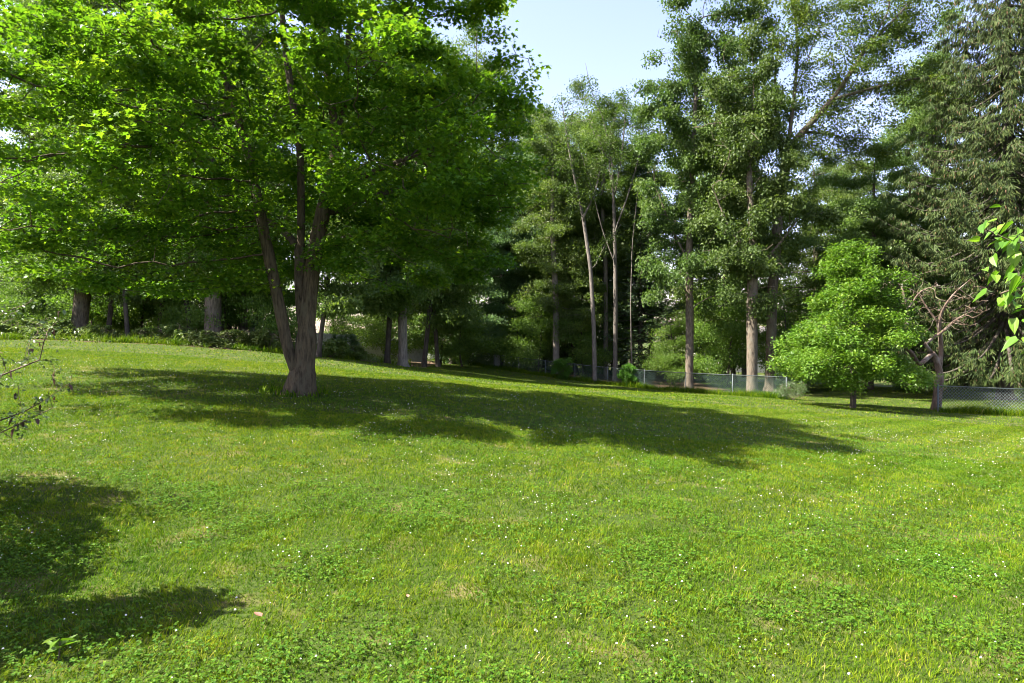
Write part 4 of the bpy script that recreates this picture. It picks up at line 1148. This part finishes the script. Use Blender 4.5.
def clover():
    rng = np.random.default_rng(131)
    x1, y1 = sample_lawn(90000, 1.9, 6.5, rng); x2, y2 = sample_lawn(70000, 6.5, 13, rng)
    x = np.concatenate([x1, x2]); y = np.concatenate([y1, y2])
    ok = _clov(x, y) * 0.7 + 0.35 * _pn2(x, y) + rng.normal(0, 0.35, len(x)) > 0.3
    x, y = x[ok], y[ok]; n = len(x)
    z = ground(x, y) + rng.uniform(0.025, 0.06, n)
    P = np.repeat(np.stack([x, y, z], -1), 3, 0)
    az = np.repeat(rng.uniform(0, 6.28, n), 3) + np.tile([0, 2.1, 4.2], n)
    sz = np.repeat(rng.uniform(0.008, 0.017, n) * (1 + 0.05 * np.maximum(0, y - 5)), 3)
    V, Fa, kk = place_leaves('oval', P, sz, rng, 0.0, 0.3, 0.35, az, width=1.7)
    o = mesh_obj('clover', V, [Fa], M['clover'], None, np.repeat(np.clip(rng.normal(0.5, 0.25, n * 3), 0, 1), kk))
    tag(o, 'low clover leaves growing in patches through the lawn', 'clover', None, 'stuff')
    # blossoms
    a, b = sample_lawn(9000, 2.2, 17, rng, pw=0.6)
    fn = Noise(24, 2.2)
    ok = fn(a, b) + rng.normal(0, 0.55, len(a)) > 0.3
    a, b = a[ok], b[ok]; n = len(a)
    # flower ball: two squashed rings and caps
    t6 = np.arange(6) * math.pi / 3
    T = np.concatenate([[(0, 0, -0.8)], np.stack([np.cos(t6), np.sin(t6), np.full(6, -0.3)], -1), np.stack([np.cos(t6 + 0.5) * 0.9, np.sin(t6 + 0.5) * 0.9, np.full(6, 0.4)], -1), [(0, 0, 0.9)]])
    f = [(0, 1 + (i + 1) % 6, 1 + i) for i in range(6)] + [(1 + i, 1 + (i + 1) % 6, 7 + i) for i in range(6)] + [(1 + (i + 1) % 6, 7 + (i + 1) % 6, 7 + i) for i in range(6)] + [(13, 7 + i, 7 + (i + 1) % 6) for i in range(6)]
    f = np.array(f)
    r = (0.0026 + 0.0034 * rng.random(n) ** 1.6) * (1 + 0.03 * b)
    T = T[None] * (1 + rng.normal(0, 0.16, (n, len(T), 3)))
    V = np.stack([a, b, ground(a, b) + rng.uniform(0.045, 0.075, n)], -1)[:, None] + T * r[:, None, None]
    o = mesh_obj('clover_blossom', V.reshape(-1, 3), [(f[None] + (np.arange(n) * 14)[:, None, None]).reshape(-1, 3)], M['flower'])
    tag(o, 'tiny white clover blossoms sprinkled through the lawn', 'clover blossom', None, 'stuff')
M['clover'] = leaf_mat('clover_leaf', [(0.024, 0.088, 0.007), (0.062, 0.158, 0.011), (0.135, 0.235, 0.02)], trans=0.4, rough=0.55, spec=0.12)
clover()

def tall_grass():
    rng = np.random.default_rng(141)
    n = 16000
    t = rng.random(n) ** 0.8; w = rng.normal(0, 0.22, n)
    u = (FB - FA) / np.linalg.norm(FB - FA); nr = np.array([-u[1], u[0]])
    x = FA[0] + (FB - FA)[0] * t + nr[0] * w; y = FA[1] + (FB - FA)[1] * t + nr[1] * w
    a = np.array(at(938, 26.9)[:2]); b = np.array(at(1250, 25.5)[:2]); m = 5000
    t = rng.random(m); u2 = (b - a) / np.linalg.norm(b - a)
    x = np.concatenate([x, a[0] + (b - a)[0] * t - u2[1] * rng.normal(0, 0.2, m)]); y = np.concatenate([y, a[1] + (b - a)[1] * t + u2[0] * rng.normal(0, 0.2, m)])
    m = 9000; ex = rng.uniform(-34, -5.6, m); ey = np.interp(ex, EDGE[:9, 0], EDGE[:9, 1]) + np.abs(rng.normal(0.1, 0.5, m))
    kp = Noise(15, 2.0)(ex, ey) > -0.2
    x = np.concatenate([x, ex[kp]]); y = np.concatenate([y, ey[kp]])
    m = 260; an = rng.uniform(0, 6.28, m); rad_ = rng.uniform(0.42, 0.72, m)
    x = np.concatenate([x, MAPLE[0] + rad_ * np.cos(an)]); y = np.concatenate([y, MAPLE[1] + rad_ * np.sin(an)])
    h = rng.uniform(0.12, 0.42, len(x)) * np.where(np.hypot(x - MAPLE[0], y - MAPLE[1]) < 1, 0.4, 1) * (0.6 + 0.4 * (1 + Noise(5, 2.5)(x, y)))
    V, Fs, kk = blades(x, y, ground(x, y) - 0.01, h, rng.uniform(0.015, 0.035, len(x)), rng, 0.25, 0.5, 2)
    o = mesh_obj('tall_grass', V, Fs, M['grass'], None, np.repeat(np.clip(rng.normal(0.35, 0.2, len(x)), 0, 1), kk))
    tag(o, 'taller uncut grass along the foot of the fences and the woodland edge', 'grass', None, 'stuff')
tall_grass()

# ------------------------------------------------------------------ near plants at the picture's edges
def near_shrub():
    stems = [[(0, 0, 0), (0.03, 0, 0.2)], [(0, 0, 0.1), (0.4, 0.1, 0.6), (0.9, 0.2, 0.95), (1.45, 0.3, 1.2)], [(0.2, 0, 0.3), (0.7, 0.35, 0.55), (1.2, 0.5, 0.75), (1.55, 0.55, 1.0)],
             [(0.35, 0.1, 0.55), (0.8, 0.0, 1.05), (1.2, 0.05, 1.5)], [(0, 0, 0.1), (-0.2, 0.1, 0.9), (-0.1, 0.1, 1.9)], [(0, 0, 0.1), (-0.5, -0.4, 1.0), (-0.6, -0.7, 2.0)],
             [(0, 0, 0.1), (0.6, 0.15, 0.4), (1.1, 0.2, 0.55), (1.6, 0.25, 0.8)], [(0.5, 0.1, 0.3), (1.0, -0.1, 0.7), (1.4, -0.1, 1.0)], [(0, 0, 0.1), (0.1, 0.5, 0.9), (0.2, 0.6, 1.7)], [(0, 0, 0.1), (0.1, -0.6, 0.9), (0.1, -0.9, 1.7)]]
    env = [(-0.3, 0, 1.7, 0.9, 1.0, 0.9), (0.2, -0.6, 1.4, 0.7, 0.7, 0.8), (1.0, 0.3, 1.0, 0.75, 0.5, 0.55), (1.2, 0.1, 1.5, 0.5, 0.4, 0.3)]
    t = grow_tree('leafy_shrub', stems, env, 151, D=0.08, dk=0.12, nattr=620, R=0.035, r0=0.0022, bark='twig_red', leaf='oval', mat='shrub_leaf', nleaf=0, flare=0, thick=0.02, sides=8, trunk_name='stems')
    rng = np.random.default_rng(152)
    me = t.children[0].data
    V = np.zeros(len(me.vertices) * 3, np.float32); me.vertices.foreach_get("co", V); V = V.reshape(-1, 3)
    body = V[(V[:, 0] < 0.75) & (V[:, 2] > 0.6)]
    edge = V[(V[:, 0] > 0.75) & (V[:, 2] > 0.6)]
    p = np.concatenate([body[rng.integers(0, len(body), 8500)] + rng.normal(0, 0.09, (8500, 3)), edge[rng.integers(0, len(edge), 900)] + rng.normal(0, 0.03, (900, 3))])
    leaf_object('foliage', 'oval', p, np.where(p[:, 0] > 0.7, rng.uniform(0.022, 0.05, len(p)), rng.uniform(0.04, 0.085, len(p))), M['shrub_leaf'], t, 153, 0.25, droop=0.2, droop_sd=0.5, roll=0.6, width=1.2)
    for i in range(34):
        p1 = edge[rng.integers(0, len(edge), 1)] + rng.normal(0, 0.015, (1, 3))
        leaf_object('dead_leaf', 'oval', p1, rng.uniform(0.05, 0.1, 1), M['dead_leaf'], t, 200 + i, 0.3, droop=1.2, droop_sd=0.2)
    t.location = (-5.45, 5.0, gz(-5.45, 5.0) - 0.02)
    tag(t, 'thinly leafed twiggy shrub with withered brown leaves at the left picture edge', 'shrub')
    s = shrub_proto('round_shrub', 1.9, 2.5, 155, 'shrub_leaf', 'oval', 17000, (0.06, 0.1))
    s.location = (-5.05, 3.1, gz(-5.05, 3.1) - 0.02); s.scale = (1.5, 1.5, 1.35)
    tag(s, 'dense leafy shrub shading the lawn just outside the lower left corner', 'shrub')
near_shrub()

def near_branch():
    stems = [[(0, 0, 0), (0.0, 0, 0.9), (-0.15, 0, 1.8), (-0.2, 0, 2.9)], [(-0.05, 0, 1.2), (-0.5, -0.05, 1.55), (-0.95, -0.1, 1.68), (-1.3, -0.1, 1.6)],
             [(-0.5, -0.05, 1.55), (-0.9, 0.1, 1.85), (-1.2, 0.12, 1.95)], [(-0.2, 0, 2.2), (-0.5, 0, 2.5), (-0.78, 0, 2.6)], [(-0.1, 0, 1.6), (0.5, 0.2, 2.0), (0.8, 0.2, 2.4)],
             [(-0.5, -0.05, 1.5), (-0.85, -0.15, 1.45), (-1.15, -0.2, 1.35)]]
    t = grow_tree('leafy_sapling', stems, [(0.3, 0.1, 2.3, 0.8, 0.7, 0.7)], 161, D=0.1, dk=0.16, nattr=120, R=0.03, r0=0.004, bark='twig', nleaf=0, flare=0.1, thick=0.012, sides=8)
    rng = np.random.default_rng(162)
    P = []; A = []
    for s, n in ((stems[1], 90), (stems[2], 64), (stems[3], 40), (stems[5], 56)):
        qq = resample(s, 0.05); qq = qq[len(qq) // 5:]
        for i in range(n):
            v = qq[int(len(qq) * (i + 0.5) / n)]
            P.append(v + rng.normal(0, 0.065, 3)); A.append(math.pi + (1 if i % 2 else -1) * rng.uniform(0.3, 1.2))
    me = t.children[0].data
    V = np.zeros(len(me.vertices) * 3, np.float32); me.vertices.foreach_get("co", V); V = V.reshape(-1, 3)
    b = V[(V[:, 2] > 1.9) & (V[:, 0] > -0.1)]; m = 260
    P = np.concatenate([np.array(P), b[rng.integers(0, len(b), m)] + rng.normal(0, 0.05, (m, 3))]); A = np.concatenate([A, rng.uniform(0, 6.28, m)])
    leaf_object('foliage', 'heart', P, rng.uniform(0.055, 0.118, len(P)), M['near_leaf'], t, 163, 0.22, droop=0.5, droop_sd=0.3, roll=0.4, azi=A)
    x, y = 4.42, 4.3
    t.location = (x, y, gz(x, y) - 0.02); t.scale = (0.88, 1, 1.32)
    tag(t, 'sapling with large glossy lime-green leaves reaching in at the right picture edge', 'sapling')
near_branch()

# small sprig at the lower left, fallen leaves
def sprig():
    x, y, z = at(58, 3.05)
    o = empty('leafy_weed', (x, y, z)); tag(o, 'small broad-leaved weed sprouting from the shaded grass at lower left', 'weed')
    m = MB(); m.bar((0, 0, -0.02), (0.01, 0, 0.09), 0.003, 5); m.build('stem', M['twig'], o)
    rng = np.random.default_rng(171); n = 11
    P = np.stack([rng.normal(0, 0.012, n), rng.normal(0, 0.012, n), rng.uniform(0.05, 0.11, n)], -1)
    leaf_object('leaves', 'oval', P, rng.uniform(0.06, 0.1, n), M['near_leaf'], o, 172, 0.25, droop=-0.35, droop_sd=0.3, azi=np.arange(n) * 2.4, width=0.75)
sprig()

def fallen(px, py_d, s, rz, mat, label):
    x, y, z = at(px, py_d)
    T, Fc = LEAF['oval']
    V = T.copy(); V[:, 0] *= 1.5; V[:, 2] += 0.12 * np.abs(V[:, 0]) + 0.25 * V[:, 1] ** 2
    V = np.concatenate([V, V - np.array([0, 0, 0.02])]) * s
    kx = len(T); f2 = Fc[:, ::-1] + kx
    o = mesh_obj('fallen_leaf', V, [np.concatenate([Fc, f2])], mat, None, np.full(len(V), 0.6))
    o.location = (x, y, z + 0.05); o.rotation_euler = (0.2, 0.15, rz)
    tag(o, label, 'leaf', 'fallen leaves on the lawn')
M['dry_leaf'] = leaf_mat('dry_leaf', [(0.2, 0.1, 0.07), (0.3, 0.15, 0.1), (0.36, 0.2, 0.14)], trans=0.1)
M['tan_leaf'] = leaf_mat('tan_leaf', [(0.3, 0.2, 0.1), (0.42, 0.29, 0.16), (0.5, 0.35, 0.2)], trans=0.1)
M['red_leaf'] = leaf_mat('red_leaf', [(0.25, 0.03, 0.02), (0.35, 0.05, 0.03), (0.4, 0.07, 0.04)], trans=0.1)
fallen(262, 3.45, 0.06, 1.2, M['dry_leaf'], 'curled pinkish-brown fallen leaf, the largest one, on the left half of the lawn')
fallen(408, 3.75, 0.03, 0.3, M['dry_leaf'], 'small pinkish fallen leaf in the middle of the lawn')
fallen(800, 3.75, 0.045, 2.2, M['tan_leaf'], 'tan fallen leaf on the right half of the lawn')
fallen(957, 4.05, 0.03, 0.5, M['red_leaf'], 'small red fallen leaf, farther of the two red ones at the right')
fallen(903, 3.2, 0.028, 1.9, M['red_leaf'], 'small red fallen leaf, nearer of the two red ones at the right')

# fallen branch in the left bed
x, y, z = at(62, 26.3)
rg = np.random.default_rng(5)
pts = [(0, 0, 0.1), (0.4, 0.05, 0.2), (0.9, 0.1, 0.24), (1.4, 0.1, 0.16), (1.8, 0.15, 0.08)]
br = MB()
for i in range(4): br.bar((pts[i][0] - 1.9, *pts[i][1:]), (pts[i + 1][0] - 1.9, *pts[i + 1][1:]), 0.045 - 0.007 * i, 7, 0.038 - 0.007 * i)
br.bar((-1.1, 0.1, 0.22), (-0.8, -0.1, 0.5), 0.02, 5, 0.008)
o = br.build('fallen_branch', M['bark'], None, True)
o.location = (x, y, z)
tag(o, 'fallen branch lying in the bed at the left edge of the lawn', 'branch')
